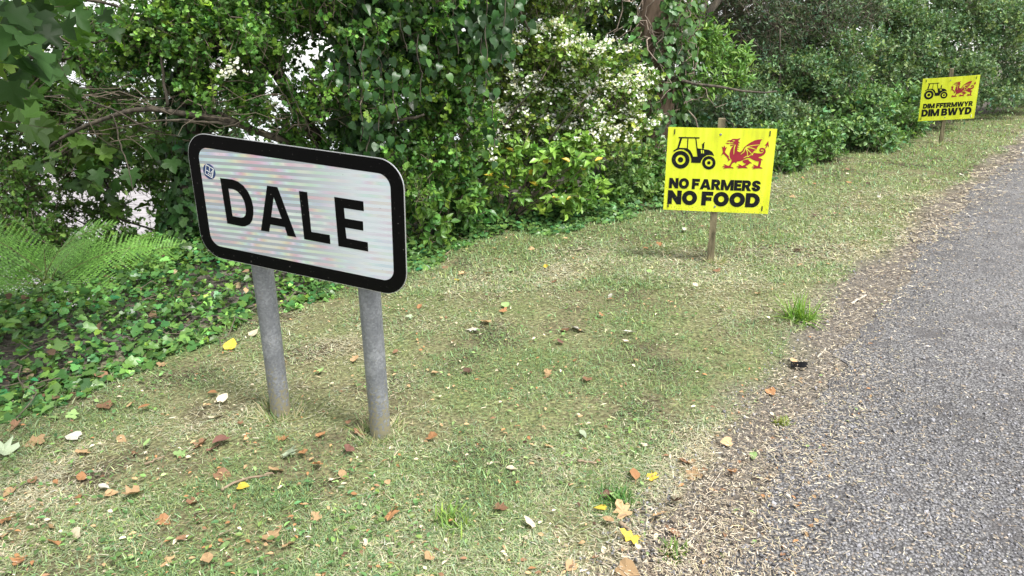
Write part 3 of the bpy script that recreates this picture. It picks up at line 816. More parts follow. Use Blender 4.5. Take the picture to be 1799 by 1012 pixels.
def protest_sign(loc, yaw, tilt, roll, w, stake_top, stake_foot, lines, label, light_tie=False):
    h = 0.6
    foot = np.array(stake_foot, float)
    mt = board_matrix(foot, yaw, tilt, roll)
    root = empty('farm_protest_sign', None, label, 'sign', 'yellow farm protest signs on wooden stakes', mat=mt)
    c = to_local(mt, loc)
    def bow(V):
        V = np.array(V, float)
        V[:, 1] += 0.007 * (2 * V[:, 0] / w) ** 2 * (1 + .8 * V[:, 2] / h)
        return V
    xs = np.linspace(-w / 2, w / 2, 25); outline = [(q, -h / 2) for q in xs] + [(q, h / 2) for q in xs[::-1]]
    V, T = extrude2d([outline], 0.0, 0.005)
    m25 = len(xs); nn = 2 * m25
    fr = np.array([q for k in range(m25 - 1) for q in ([k, k + 1, nn - 2 - k], [k, nn - 2 - k, nn - 1 - k])])
    T = np.concatenate([fr, fr[:, ::-1] + nn, T[2 * (nn - 2):]])
    board = add('board', bow(V), T, M_CORREX, root)
    board.location = tuple(c)
    k = w / 0.738

    def flat(name, polysets, y, mat, parent=board):
        g = Geo()
        for polys in polysets:
            V, T = extrude2d(polys, y - .0008, 0.0006); g.put(bow(V), T)
        return g.build(name, mat, parent)
    dst = [(-w / 2, h / 2), (w / 2, h / 2), (w / 2, -h / 2), (-w / 2, -h / 2)]
    Hd = homography([((a - 1260) * 13.49, (b - 230) * 13.49) for a, b in NFQ], dst)
    Ht = homography([((a - 1170) * 14.05, (b - 230) * 14.05) for a, b in NFQ], dst)
    dr = flat('dragon_emblem', [[[Hd(p) for p in poly]] for poly in DRAGON], -0.0008, M_REDINK)
    dr['label'] = 'dark red dragon with one paw raised'
    for ln in DRAGON_LINES:
        flat('outline_stroke', [[ribbon([Hd(p) for p in ln], 0.0065)]], -0.0012, M_YELLOW, dr)
    tr = flat('tractor_emblem', [[[Ht(p) for p in poly]] for poly in TRACTOR], -0.0008, M_INK)
    tr['label'] = 'black tractor symbol facing right'
    def ring(cx, cz, ro, ri):
        mk = lambda r: [Ht((cx + r * math.cos(t), cz + r * math.sin(t))) for t in np.linspace(0, 2 * np.pi, 40, endpoint=False)]
        return [mk(ro), mk(ri)] if ri else [mk(ro)]
    flat('tractor_wheel', [ring(358, 712, 218, 120), ring(358, 712, 66, 0)], -0.0009, M_INK, tr)
    flat('tractor_wheel', [ring(1050, 783, 166, 92), ring(1050, 783, 42, 0)], -0.0009, M_INK, tr)
    flat('tractor_vents', [[[Ht(p) for p in q]] for q in ([(856, 465), (884, 468), (888, 550), (862, 548)], [(900, 472), (928, 476), (932, 553), (906, 551)])], -0.0012, M_YELLOW, tr)
    for (s, x0, x1, z0, hh) in lines:
        for gl in text_line(s, x0 * k, x1 * k, z0, hh):
            flat('letter', [gl], -0.0008, M_INK)
    for x, z in ((-0.322, 0.268), (0.325, 0.268), (-0.335, -0.262), (0.325, -0.262)):
        V, T = box(x * k - .0035, x * k + .0035, -0.004, 0.009, z - 0.018, z + 0.018)
        o = add('cable_tie', bow(V), T, M_TIE, board)
        if light_tie and x > 0 and z < 0:
            o.data.materials[0] = mat_plain('white cable tie', (0.7, 0.7, 0.65), 0.5)
    tp, ft = to_local(mt, stake_top), to_local(mt, stake_foot)
    # round-headed screws through the board into the stake
    for z in (0.255, -0.262):
        f = (c[2] + z - ft[2]) / (tp[2] - ft[2]); sx_ = ft[0] + (tp[0] - ft[0]) * f - c[0]
        V, T = tube(np.array([[sx_, 0.0, z], [sx_, -0.004, z]]), np.array([0.0085, 0.006]), 12)
        add('screw', V, T, M_SCREW, board)
    # square-sawn stake, slightly weathered, chamfered head
    ax = unit(tp - ft); a, d = 0.024, 0.021
    yc = c[1] + 0.006 + d
    g = Geo()
    zs = np.array([-0.22, 0.0, 0.2, 0.5, 0.8, 1.0])
    L = np.linalg.norm(tp - ft)
    rows = []
    for kz, f in enumerate(list(np.linspace(-0.2, 1.0, 7)) + [1.004]):
        ctr = ft + ax * L * f; ctr[1] = yc
        ins = 0.004 if f > 1.001 else 0.0
        jit = rng.normal(0, 0.0006, (4, 3)); 
        rows.append(ctr + np.array([[-a + ins, -d + ins, 0], [a - ins, -d + ins, 0], [a - ins, d - ins, 0], [-a + ins, d - ins, 0]]) + jit)
    Vv = np.concatenate(rows); Tt = []
    for q in range(len(rows) - 1):
        for s in range(4):
            a0, a1 = q * 4 + s, q * 4 + (s + 1) % 4
            Tt += [[a0, a1, a1 + 4], [a0, a1 + 4, a0 + 4]]
    q = (len(rows) - 1) * 4
    Tt += [[q, q + 1, q + 2], [q, q + 2, q + 3]]
    add('stake', Vv, Tt, M_STAKE, root)
    return root


_f1 = P(1248, 457, 5.14); _t1 = P(1268, 208, 5.14)
protest_sign((1.477, 5.105, 0.789), -13.46, 1.83, -0.04, 0.738, _t1, _f1,
             [('NO FARMERS', -0.337, 0.298, -0.137, 0.073), ('NO FOOD', -0.340, 0.302, -0.254, 0.099)],
             'nearer yellow sign with tractor and red dragon reading NO FARMERS NO FOOD')
_f2 = P(1655, 250, 10.45); _t2 = P(1670, 119, 10.45)
protest_sign((6.187, 10.404, 1.068), -16.29, 9.26, -4.69, 0.706, _t2, _f2,
             [('DIM FFERMWYR', -0.325, 0.322, -0.120, 0.066), ('DIM BWYD', -0.335, 0.318, -0.235, 0.099)],
             'farther yellow sign with tractor and red dragon reading DIM FFERMWYR DIM BWYD', True)

# ------------------------------------------------------------------ leaf shapes: x along the leaf, y across, z its normal
def fan(outline, centre=(0.45, 0.0), fold=0.18, droop=0.12):
    o = np.array(outline, float)
    v = np.concatenate([[centre], o])
    z = fold * np.abs(v[:, 1]) - droop * v[:, 0] ** 2
    V = np.column_stack([v, z])
    n = len(o)
    T = np.array([[0, 1 + k, 1 + (k + 1) % n] for k in range(n)])
    return V, T


def lean(tpl):
    """The same outline without its centre vertex: two triangles fewer."""
    V, T = tpl
    n = len(V) - 1
    return V[1:], np.array([[0, k, k + 1] for k in range(1, n - 1)])


def mirror(half):
    """Half outline from base to tip on the +y side -> whole outline."""
    h = list(half)
    return h + [(x, -y) for x, y in h[::-1] if abs(y) > 1e-6]


L_OVATE = fan(mirror([(0, 0), (.22, .20), (.5, .27), (.8, .14), (1, 0)]), (.45, 0), .35, .18)
L_LANCE = fan(mirror([(0, 0), (.3, .13), (.6, .15), (1, 0)]), (.45, 0), .35, .25)
L_RHOMB = (np.array([[0, 0, 0], [.48, .30, .07], [1, 0, -.10], [.48, -.30, .07]]), np.array([[0, 2, 1], [0, 3, 2]]))
L_RHOMB = (L_RHOMB[0], np.array([[0, 1, 2], [0, 2, 3]])[:, ::-1])
L_HAW = fan(mirror([(0, 0), (.22, .14), (.42, .46), (.52, .22), (.80, .34), (1, 0)]), (.42, 0), .2, .2)
L_HAW = lean(L_HAW)
L_IVY = fan(mirror([(0, 0), (-.12, .22), (.12, .52), (.38, .33), (.62, .38), (1, 0)]), (.33, 0), .14, .10)
L_HEART = fan(mirror([(0, 0), (-.10, .22), (.10, .40), (.45, .40), (.75, .2), (1, 0)]), (.35, 0), .16, .14)
L_SYC = fan(mirror([(0, 0), (-.18, .22), (-.02, .55), (.20, .36), (.44, .66), (.60, .50), (.58, .26), (.80, .22), (1, 0)]), (.3, 0), .22, .22)
L_SYCB = L_SYC
L_MAPLE_DRY = fan(mirror([(0, 0), (-.1, .30), (.12, .42), (.30, .22), (.5, .50), (.64, .20), (.82, .20), (1, 0)]), (.35, 0), .5, -.25)
L_SYC = lean(L_SYC)
L_TRI = (np.array([[0, -.5, 0], [0, .5, 0], [1, 0, 0]]), np.array([[0, 2, 1]]))
L_BLADE = (np.array([[0, -.5, 0], [0, .5, 0], [.55, -.38, .0], [.55, .38, .0], [1, 0, 0]]), np.array([[0, 2, 1], [1, 2, 3], [2, 4, 3]]))


def scatter(tpl, Pn, D, N, S, C):
    """Place one leaf shape many times: base point, tip direction, normal, length, colour."""
    V, T = tpl
    D = unit(D); N = np.asarray(N, float)
    N = unit(N - (N * D).sum(1, keepdims=True) * D)
    B = np.cross(N, D)
    S = np.broadcast_to(np.asarray(S, float), (len(Pn),))
    W = Pn[:, None] + S[:, None, None] * (V[None, :, :1] * D[:, None] + V[None, :, 1:2] * B[:, None] + V[None, :, 2:] * N[:, None])
    k = len(V)
    TT = (T[None] + (np.arange(len(Pn)) * k)[:, None, None]).reshape(-1, 3)
    return W.reshape(-1, 3), TT, np.repeat(C, len(T), axis=0)


def rand_dir(n):
    return unit(rng.normal(size=(n, 3)))


def tints(n, base, var=0.25, hue=0.15):
    """n colours round a base: brightness varies, and yellow against blue-green."""
    b = np.asarray(base, float)[None] * np.exp(rng.normal(0, var, (n, 1)))
    h = rng.normal(0, hue, (n, 1))
    return np.clip(b * np.concatenate([1 + h, 1 + 0.25 * h, 1 - 0.5 * h], 1), 0.003, 0.9)


def crown(blobs, n_sprig, per, leaf, leaf_len, base, sprig_len=0.16, up=0.5, shell=0.55, var=0.22, hue=0.14, lush=None, lush_frac=0.0, gap=0.0, gap_scale=2.0, twigs=0.5, flat=0.5, lobes=0, lobe_r=(.26, .48)):
    """Sprigs of leaves spread through ellipsoids. blobs: (centre, (rx, ry, rz), weight). Returns leaf arrays and a twig Geo."""
    if lobes:
        sub = []
        for c, r, w in blobs:
            for _ in range(lobes):
                q = rand_dir(1)[0]; k = rng.uniform(*lobe_r); m = float(np.mean(r))
                sub.append((np.asarray(c) + q * np.asarray(r) * rng.uniform(.35, .95), (m * k * 1.25, m * k * 1.1, m * k * .8), w * rng.uniform(.5, 1.5)))
        blobs = sub
    wts = np.array([b[2] * (b[1][0] * b[1][1] + b[1][0] * b[1][2] + b[1][1] * b[1][2]) for b in blobs]); wts = wts / wts.sum()
    pick = rng.choice(len(blobs), n_sprig, p=wts)
    cen = np.array([b[0] for b in blobs])[pick]; rad = np.array([b[1] for b in blobs])[pick]
    d = rand_dir(n_sprig)
    if lobes: d = unit(d + np.array([0, 0, .35]))
    rr = shell + (1.06 - shell) * rng.random(n_sprig) ** 0.7
    pos = cen + d * rad * rr[:, None]
    if gap > 0:
        g = fbm(pos[:, 0] * 1.0 + pos[:, 1] * 0.6, pos[:, 2] * 1.3 + pos[:, 1] * 0.5, gap_scale, 31)
        keep = g > gap
        pos, d = pos[keep], d[keep]
    ok = pos[:, 2] > gz(pos[:, 0], pos[:, 1]) + 0.05
    pos, d = pos[ok], d[ok]
    n = len(pos)
    ax = unit(d * 0.9 + np.array([0, 0, up]) + rng.normal(0, 0.55, (n, 3)))
    col = tints(n, base, var, hue)
    if lush is not None:
        m = rng.random(n) < lush_frac
        col[m] = tints(m.sum(), lush, var, hue)
    sl = sprig_len * (0.6 + 0.8 * rng.random(n))
    t = rng.random((n, per)) if per > 1 else np.ones((n, 1)) * 0.5
    base_p = pos[:, None] + ax[:, None] * (t[..., None] - 0.5) * sl[:, None, None]
    side = rand_dir(n * per).reshape(n, per, 3)
    side = unit(side - (side * ax[:, None]).sum(-1, keepdims=True) * ax[:, None])
    D = unit(side * 0.8 + ax[:, None] * 0.75 + rng.normal(0, 0.15, (n, per, 3)))
    N = unit(np.array([0, 0, flat]) + d[:, None] * 0.5 + rng.normal(0, 0.45, (n, per, 3)))
    S = leaf_len * (0.65 + 0.6 * rng.random((n, per)))
    C = np.clip(col[:, None] * np.exp(rng.normal(0, 0.12, (n, per, 1))), 0.003, 0.95)
    arr = scatter(leaf, base_p.reshape(-1, 3), D.reshape(-1, 3), N.reshape(-1, 3), S.ravel(), C.reshape(-1, 3))
    tw = Geo()
    if twigs > 0:
        m = rng.random(n) < twigs
        a = pos[m] - ax[m] * sl[m][:, None] * 0.9; b = pos[m] + ax[m] * sl[m][:, None] * 0.45
        r = 0.0022 + 0.0012 * rng.random(m.sum())
        u = unit(np.cross(b - a, rand_dir(m.sum()))); v = unit(np.cross(b - a, u))
        ring = [u, -0.5 * u + 0.87 * v, -0.5 * u - 0.87 * v]
        Vt = np.stack([a + q * r[:, None] for q in ring] + [b + q * r[:, None] * 0.5 for q in ring], 1)
        Tt = np.array([[0, 1, 4], [0, 4, 3], [1, 2, 5], [1, 5, 4], [2, 0, 3], [2, 3, 5]])
        k = m.sum()
        if k: tw.put(Vt.reshape(-1, 3), (Tt[None] + (np.arange(k) * 6)[:, None, None]).reshape(-1, 3))
    return arr, tw, pos, ax, d


def branch_path(a, b, n=9, wobble=0.08, sag=0.0):
    a, b = np.array(a, float), np.array(b, float)
    t = np.linspace(0, 1, n)[:, None]
    p = a * (1 - t) + b * t
    L = np.linalg.norm(b - a)
    w = np.cumsum(rng.normal(0, 1, (n, 3)), 0); w = w - w[0] - (w[-1] - w[0]) * t
    p = p + w * wobble * L / math.sqrt(n)
    p[:, 2] += sag * L * (t[:, 0] * (1 - t[:, 0])) * 4
    return p


def bush(name, label, cat, base, blobs, stems, leaf, leaf_len, base_col, n_sprig, per, mat=None, bark=None, group=None, stem_r=0.02, foliage_name='crown', stem_name='stem', **kw):
    """A shrub or tree: Empty at its foot > stems, twigs, crown."""
    base = np.array([base[0], base[1], float(gz(base[0], base[1]))])
    root = empty(name, tuple(base), label, cat, group)
    arr, tw, pos, ax, d = crown(blobs, n_sprig, per, leaf, leaf_len, base_col, **kw)
    add(foliage_name, arr[0], arr[1], mat or M_LEAF, root, arr[2], origin=base)
    for k in range(stems):
        b = blobs[k % len(blobs)]
        tip = np.array(b[0]) + rand_dir(1)[0] * np.array(b[1]) * 0.3
        a = base + np.array([rng.normal(0, 0.06), rng.normal(0, 0.06), -0.05])
        p = branch_path(a, tip, 9, 0.10)
        V, T = tube(p, np.linspace(stem_r, stem_r * 0.3, 9) * (0.7 + 0.6 * rng.random()), 7)
        add(stem_name, V, T, bark or M_BARK, root, smooth=True, origin=base)
    if tw.V:
        o = tw.build('twigs', M_TWIG, root, origin=base); o['kind'] = 'stuff'
    return root, pos, ax, d


def B(px, py, y, rx, rz=None, ry=None, w=1.0):
    rz = rx if rz is None else rz
    return (P(px, py, y), (rx, (ry if ry is not None else rx * 0.7), rz), w)


def dome(x, y, z, rx, ry, rz, w=1.0):
    return (np.array([x, y, z], float), (rx, ry, rz), w)


GREEN_HAW = (0.066, 0.158, 0.028)
GREEN_DEEP = (0.045, 0.10, 0.022)
GREEN_PALE = (0.20, 0.36, 0.06)
GREEN_GREY = (0.092, 0.160, 0.078)
GREEN_YELLOW = (0.26, 0.34, 0.05)

# ---- hawthorn over the name sign
b = [B(400, 40, 5.6, .80, .50), B(540, 20, 5.4, .75, .60), B(690, 20, 5.5, .65, .55), B(480, 165, 5.4, .50, .26), B(620, 160, 5.3, .45, .40),
     B(740, 150, 5.8, .55, .50), B(300, 40, 5.6, .60, .40, w=.8), B(700, 300, 5.5, .35, .30, w=.9), B(760, 260, 5.9, .40, .45), B(570, 240, 5.8, .5, .3),
     B(400, 140, 5.5, .45, .25, w=.9), B(230, 120, 5.8, .5, .35, w=.55),
     dome(-1.6, 5.9, 2.95, 1.7, 1.3, 0.6, .5), dome(-0.2, 6.3, 3.0, 1.3, 1.1, 0.6, .45), dome(-1.2, 6.9, 2.2, 1.5, .6, 1.2, .6)]
haw, hp, ha, hd = bush('hawthorn_tree', 'large dense hawthorn tree overhanging the DALE sign', 'tree', (-1.35, 6.35), b, 0, L_HAW, 0.041, GREEN_HAW, 11800, 7,
                       sprig_len=.15, shell=.4, lush=GREEN_PALE, lush_frac=.25, gap=.33, gap_scale=2.6, var=.36, twigs=.5, lobes=14)
hb = np.array(haw.location)
for path, r0, r1 in (
        ([(-1.35, 6.35, -.2), (-1.30, 6.2, .5), (-1.15, 6.05, 1.1), (-1.05, 5.9, 1.8), (-1.2, 5.8, 2.9)], .11, .05),
        ([(-1.5, 6.4, -.2), (-1.55, 6.2, .6), (-1.75, 5.95, 1.2), (-2.1, 5.8, 1.9), (-2.3, 5.7, 2.8)], .08, .03)):
    p = np.array(path); t = np.linspace(0, 1, 14); pp = np.stack([np.interp(t, np.linspace(0, 1, len(p)), p[:, k]) for k in range(3)], 1); pp += rng.normal(0, .012, pp.shape)
    V, T = tube(pp, np.linspace(r0, r1, 14), 10); add('trunk', V, T, M_BARK, haw, smooth=True, origin=hb)
# long low branches reaching left above the sign
for pts, r0, r1 in (
        ([(560, 262, 5.75), (480, 238, 5.5), (400, 205, 5.35), (330, 192, 5.3), (250, 183, 5.3), (190, 205, 5.3), (130, 230, 5.35), (90, 252, 5.4)], .030, .010),
        ([(420, 212, 5.4), (350, 180, 5.5), (290, 172, 5.6), (220, 160, 5.7)], .016, .005),
        ([(430, 222, 5.4), (380, 225, 5.3), (330, 220, 5.2), (260, 222, 5.2), (200, 235, 5.2)], .013, .004),
        ([(294, 190, 5.3), (292, 160, 5.3), (290, 120, 5.35), (280, 70, 5.4), (262, 20, 5.5)], .012, .007),
        ([(190, 200, 5.3), (200, 240, 5.25), (225, 290, 5.2), (240, 330, 5.2)], .006, .003),
        ([(620, 255, 5.7), (660, 238, 5.5), (700, 215, 5.4), (740, 205, 5.4)], .02, .008),
        ([(195, 62, 5.5), (165, 75, 5.5), (120, 78, 5.5), (60, 52, 5.5)], .011, .006),
        ([(150, 0, 5.6), (200, 10, 5.6), (300, 60, 5.55), (360, 140, 5.5)], .012, .006),
        ([(260, 225, 5.3), (200, 190, 5.2), (130, 155, 5.3), (50, 160, 5.4), (0, 175, 5.5)], .007, .003),
        ([(480, 240, 5.5), (510, 215, 5.2), (500, 180, 5.15), (480, 150, 5.1)], .005, .003),
        ([(560, 262, 5.5), (540, 235, 5.2), (528, 205, 5.15), (500, 140, 5.1)], .005, .003)):
    p = np.array([P(*q) for q in pts]); t = np.linspace(0, 1, 16); pp = np.stack([np.interp(t, np.linspace(0, 1, len(p)), p[:, k]) for k in range(3)], 1)
    pp += np.cumsum(rng.normal(0, .006, pp.shape), 0)
    V, T = tube(pp, np.linspace(r0, r1, 16), 7); add('branch', V, T, M_BARK, haw, smooth=True, origin=hb)
# fine dead twigs under the crown
g = Geo()
for k in range(150):
    a = P(rng.uniform(130, 560), rng.uniform(150, 250), rng.uniform(5.2, 6.0)); b_ = a + np.array([rng.normal(-.1, .3), rng.normal(0, .15), rng.normal(0, .10)])
    V, T = tube(branch_path(a, b_, 5, .2), np.linspace(.004, .0015, 5), 4); g.put(V, T)
o = g.build('twigs', M_TWIG, haw, origin=hb); o['kind'] = 'stuff'


def blossoms(pts, per, r_cluster, r_flower, name, parent, origin):
    """White five-petalled flowers in flat clusters."""
    k = 6
    a = np.linspace(0, 2 * np.pi, k, endpoint=False)
    tv = np.concatenate([[[0, 0, -.15]], np.stack([np.cos(a), np.sin(a), .1 + 0 * a], 1)])
    tt = np.array([[0, 1 + i, 1 + (i + 1) % k] for i in range(k)])
    n = len(pts)
    off = rng.normal(0, 1, (n, per, 3)) * np.array([1, 1, .45]) * r_cluster
    c = (np.asarray(pts)[:, None] + off).reshape(-1, 3)
    N = unit(np.array([0, -.35, 1]) + rng.normal(0, .5, c.shape)); D = rand_dir(len(c))
    C = np.array([.86, .86, .82]) * np.exp(rng.normal(0, .10, (len(c), 1))) * np.array([[1, 1, 1]])
    m = rng.random(len(c)) < .16; C[m] = [.60, .55, .40]
    arr = scatter((tv, tt), c, D, N, r_flower * (.7 + .6 * rng.random(len(c))), np.clip(C, 0, .85))
    o = add(name, arr[0], arr[1], M_PETAL, parent, arr[2], origin=origin); o['kind'] = 'stuff'
    return o


fl = [P(px, py, 5.02) for px, py in ((400, 118), (392, 126), (412, 110), (404, 128), (388, 132), (410, 124), (398, 136), (430, 126), (415, 106))]
blossoms(fl, 9, .018, .010, 'blossom_cluster', haw, hb)

# ---- sycamore hanging in from the left
b = [B(30, 30, 3.6, .35, .25, w=.2), B(-150, 60, 3.8, .8, .6), B(120, 260, 5.9, .55, .35, w=.5), B(230, 300, 6.1, .5, .3, w=.6), B(60, 40, 5.9, .5, .4, w=.5), B(240, 420, 6.2, .4, .2, w=.5),
     dome(-4.2, 4.6, 3.2, 1.6, 1.6, .9, .5), dome(-3.0, 2.9, 3.0, 1.7, 1.5, .5, 1.5), dome(-2.2, 1.5, 3.0, 1.3, 1.3, .4, 2.0)]  # last two: unseen crown masses overhead, added to shade the lower-left verge
syc, *_ = bush('sycamore_tree', 'sycamore with large lobed leaves hanging in at the left edge', 'tree', (-4.9, 5.2), b, 0, L_SYC, 0.11, (0.06, 0.13, 0.026), 820, 5,
               sprig_len=.3, shell=.3, lush=(0.12, 0.22, .04), lush_frac=.35, twigs=.8)
sb = np.array(syc.location)
for path, r0, r1 in (([(-4.9, 5.2, -.6), (-4.85, 5.15, .8), (-4.7, 5.0, 2.0), (-4.5, 4.9, 3.4)], .16, .08), ([(-4.72, 5.0, 1.7), (-3.9, 4.5, 2.1), (-3.1, 4.0, 2.15), (-2.6, 3.7, 2.05)], .04, .012), ([(-4.8, 5.1, 1.0), (-4.3, 5.6, 1.5), (-3.6, 5.9, 1.6), (-3.0, 6.1, 1.45)], .04, .010)):
    p = np.array(path); t = np.linspace(0, 1, 12); pp = np.stack([np.interp(t, np.linspace(0, 1, len(p)), p[:, k]) for k in range(3)], 1); pp[1:-1] += rng.normal(0, .012, pp[1:-1].shape)
    V, T = tube(pp, np.linspace(r0, r1, 12), 9); add('trunk' if r0 > .1 else 'branch', V, T, M_BARK, syc, smooth=True, origin=sb)


def leaf_meshes(tpl, n, name, mat, curl=0.15):
    out = []
    for k in range(n):
        V, T = tpl; V = V.copy()
        V[:, 2] += rng.normal(0, curl * .5, len(V)) * .5 - curl * V[:, 0] ** 2 * rng.uniform(-.2, 1)
        out.append(make_mesh(name, V, T, mat, smooth=True))
    return out


def leaf_obj(me, parent, origin, p, D, N, s):
    D = Vector(tuple(D)).normalized(); N = Vector(tuple(N)); N = (N - D * N.dot(D)).normalized(); Bv = N.cross(D)
    m = Matrix(((D.x, Bv.x, N.x), (D.y, Bv.y, N.y), (D.z, Bv.z, N.z))).to_4x4()
    o = bpy.data.objects.new('leaf', me)
    o.matrix_local = Matrix.Translation(Vector(tuple(np.asarray(p) - np.asarray(origin)))) @ m @ Matrix.Scale(s, 4)
    COL.objects.link(o); o.parent = parent
    return o


m_syc = mat_single_leaf('sycamore leaf', (0.036, 0.088, 0.02), .5, .5, .3, .4)
ml = leaf_meshes(L_SYCB, 4, 'leaf', m_syc, .22)
for px, py, y in ((20, 70, 3.1), (50, 85, 3.05), (8, 110, 3.0), (75, 55, 3.3), (40, 30, 3.2), (10, 20, 3.1), (85, 95, 3.3), (30, 125, 3.2), (70, 20, 3.4), (60, 110, 3.1), (95, 70, 3.4), (5, 60, 3.2), (22, 8, 3.3), (45, 60, 3.0),
                  (110, 40, 3.6), (15, 145, 3.3), (130, 20, 3.7), (60, 5, 3.5), (180, 25, 4.6), (195, 50, 4.8), (170, 300, 5.6), (200, 315, 5.5), (150, 285, 5.7), (230, 300, 5.6), (190, 340, 5.7), (100, 270, 5.8), (300, 280, 5.4), (315, 320, 5.4), (60, 290, 5.6), (270, 265, 5.6), (125, 320, 5.7), (215, 270, 5.8)):
    leaf_obj(ml[rng.integers(4)], syc, sb, P(px, py, y), (rng.normal(.3, .5), rng.normal(-.3, .4), -.5 + rng.normal(0, .3)), (rng.normal(0, .55), -.5 + rng.normal(0, .4), .7), rng.uniform(.09, .14))

# ---- screen of scrub behind the sign on the left, with the bright bay showing through
b = [B(60, 300, 6.6, .7, .5, w=.7), B(30, 150, 6.4, .6, .5, w=.8), B(180, 360, 6.8, .6, .35, w=.6), B(250, 260, 6.6, .6, .4, w=.7), B(60, 420, 6.0, .4, .25, w=.6), B(20, 40, 6.5, .6, .4, w=.7), B(150, 60, 6.6, .5, .4, w=.7), B(-120, 250, 6.2, .7, .9, w=.7), B(300, 350, 6.5, .4, .4, w=.9), B(100, 460, 6.0, .5, .2, w=.9), B(200, 450, 6.2, .4, .2), B(280, 430, 6.0, .4, .25), B(40, 340, 5.8, .45, .3, w=1.2), B(60, 430, 5.6, .4, .22, w=1.2), B(140, 250, 6.2, .4, .3), B(170, 190, 6.9, .6, .4), B(90, 120, 6.9, .6, .4), B(230, 230, 7.0, .5, .3)]
bush('hawthorn_bush', 'loose leafy scrub at far left with bright bay showing through it', 'bush', (-3.2, 6.9), b, 5, L_HAW, 0.044, (0.10, 0.20, 0.04), 4700, 7,
     sprig_len=.2, shell=.2, lobes=10, lush=(0.13, .24, .05), lush_frac=.3, gap=.30, gap_scale=2.2, var=.25, twigs=.8, stem_r=.018)

# ---- ivy-smothered trunk just left of the sign and the dark thicket behind it
def ivy_trunk(name, label, cat, path, r0, r1, n_leaf, leaf_len, col, bark, leaf=L_IVY, spread=.10, zmin=0.0, frac_side=None, group=None, var=.3):
    p = np.array(path); t = np.linspace(0, 1, 18)
    pp = np.stack([np.interp(t, np.linspace(0, 1, len(p)), p[:, k]) for k in range(3)], 1); pp[1:-1] += rng.normal(0, .012, pp[1:-1].shape)
    base = np.array([pp[0, 0], pp[0, 1], float(gz(pp[0, 0], pp[0, 1]))])
    root = empty(name, tuple(base), label, cat, group)
    rad = np.linspace(r0, r1, 18)
    V, T = tube(pp, rad, 14); V = V + rng.normal(0, .006, V.shape)
    add('trunk', V, T, bark, root, smooth=True, origin=base)
    u = rng.random(n_leaf); f = u * 17; i = np.minimum(f.astype(int), 16); fr = (f - i)[:, None]
    c = pp[i] * (1 - fr) + pp[i + 1] * fr
    a = rng.uniform(0, 2 * np.pi, n_leaf); o = np.stack([np.cos(a), np.sin(a), 0 * a], 1)
    lump = .3 + 1.4 * fbm(a * .8, c[:, 2] * 1.2, 1.6, 44)
    if frac_side is not None:
        keep = fbm(a * 1.1 + 3, c[:, 2], 1.4, 51) > frac_side
    else: keep = np.ones(n_leaf, bool)
    q = c + o * (np.interp(u, np.linspace(0, 1, 18), rad)[:, None] + spread * lump[:, None] * rng.random((n_leaf, 1)))
    q, o = q[keep], o[keep]; m = len(q)
    arr = scatter(leaf, q, np.array([0, 0, -.7]) + o * .5 + rng.normal(0, .4, (m, 3)), o + np.array([0, 0, .5]) + rng.normal(0, .35, (m, 3)), leaf_len * (.6 + .7 * rng.random(m)), tints(m, col, var, .12))
    ob = add('ivy', arr[0], arr[1], M_IVY, root, arr[2], origin=base); ob['kind'] = 'stuff'
    return root, base


IVY_DK = (0.030, 0.075, 0.020)
ivy_trunk('ivy_clad_tree', 'dark slim trunk smothered in ivy left of the DALE sign', 'tree', [P(322, 490, 5.6), P(318, 420, 5.65), P(330, 350, 5.7), P(345, 280, 5.75), P(330, 150, 5.8), P(320, 0, 5.9), P(330, -200, 6.0)], .09, .06, 1700, .07, IVY_DK, M_BARK, spread=.16)

# ---- hanging ivy on the front of the hawthorn
ivr = np.array(P(640, 300, 5.4)); ivr[2] = float(gz(ivr[0], ivr[1]))
ivy = empty('ivy_vine', tuple(ivr), 'dark large-leaved ivy hanging in front of the hawthorn right above the DALE sign', 'ivy')
m_ivy1 = mat_single_leaf('dark ivy leaf', (0.025, 0.070, 0.018), .45, .38, .3, .15)
m_ivy2 = mat_single_leaf('fresh ivy leaf', (0.065, 0.15, 0.03), .35, .38, .3, .2)
mi = leaf_meshes(L_HEART, 3, 'leaf', m_ivy1) + leaf_meshes(L_HEART, 2, 'leaf', m_ivy2)
strands = [((640, 60), (632, 250)), ((655, 30), (665, 230)), ((610, 70), (615, 200)), ((760, -30), (770, 110)), ((800, -30), (805, 95)), ((850, -30), (860, 135)), ((885, -20), (880, 110)), ((905, -30), (900, 60)), ((700, -20), (715, 90)), ((735, 60), (740, 170)), ((845, 60), (850, 180)), ((865, 180), (870, 260)), ((650, 220), (640, 300)), ((690, 120), (700, 210))]
gs = Geo()
for k, ((x0, y0), (x1, y1)) in enumerate(strands):
    dep = rng.uniform(4.95, 5.25) if x0 < 740 else rng.uniform(5.2, 5.6)
    pth = branch_path(P(x0, y0, dep), P(x1, y1, dep), 12, .06)
    V, T = tube(pth, .004, 4); gs.put(V, T)
    for q in range(14):
        pp = pth[rng.integers(12)] + rng.normal(0, .06, 3)
        leaf_obj(mi[rng.choice(5, p=[.27, .27, .26, .1, .1])], ivy, ivr, pp, (rng.normal(0, .4), -.35 + rng.normal(0, .25), -.8), (rng.normal(0, .35), -.8, .45 + rng.normal(0, .25)), rng.uniform(.05, .075))
o = gs.build('stem', M_BARK, ivy, origin=ivr); o['kind'] = 'stuff'
pts = np.concatenate([np.array([P(rng.normal(640, 28), rng.uniform(-60, 300), rng.uniform(5.3, 5.8)) for _ in range(900)]), np.array([P(rng.uniform(690, 900), rng.uniform(-60, 100) , rng.uniform(5.5, 6.2)) for _ in range(900)]), np.array([P(rng.uniform(560, 720), rng.uniform(270, 480) , rng.uniform(5.6, 6.4)) for _ in range(700)])])
n = len(pts)
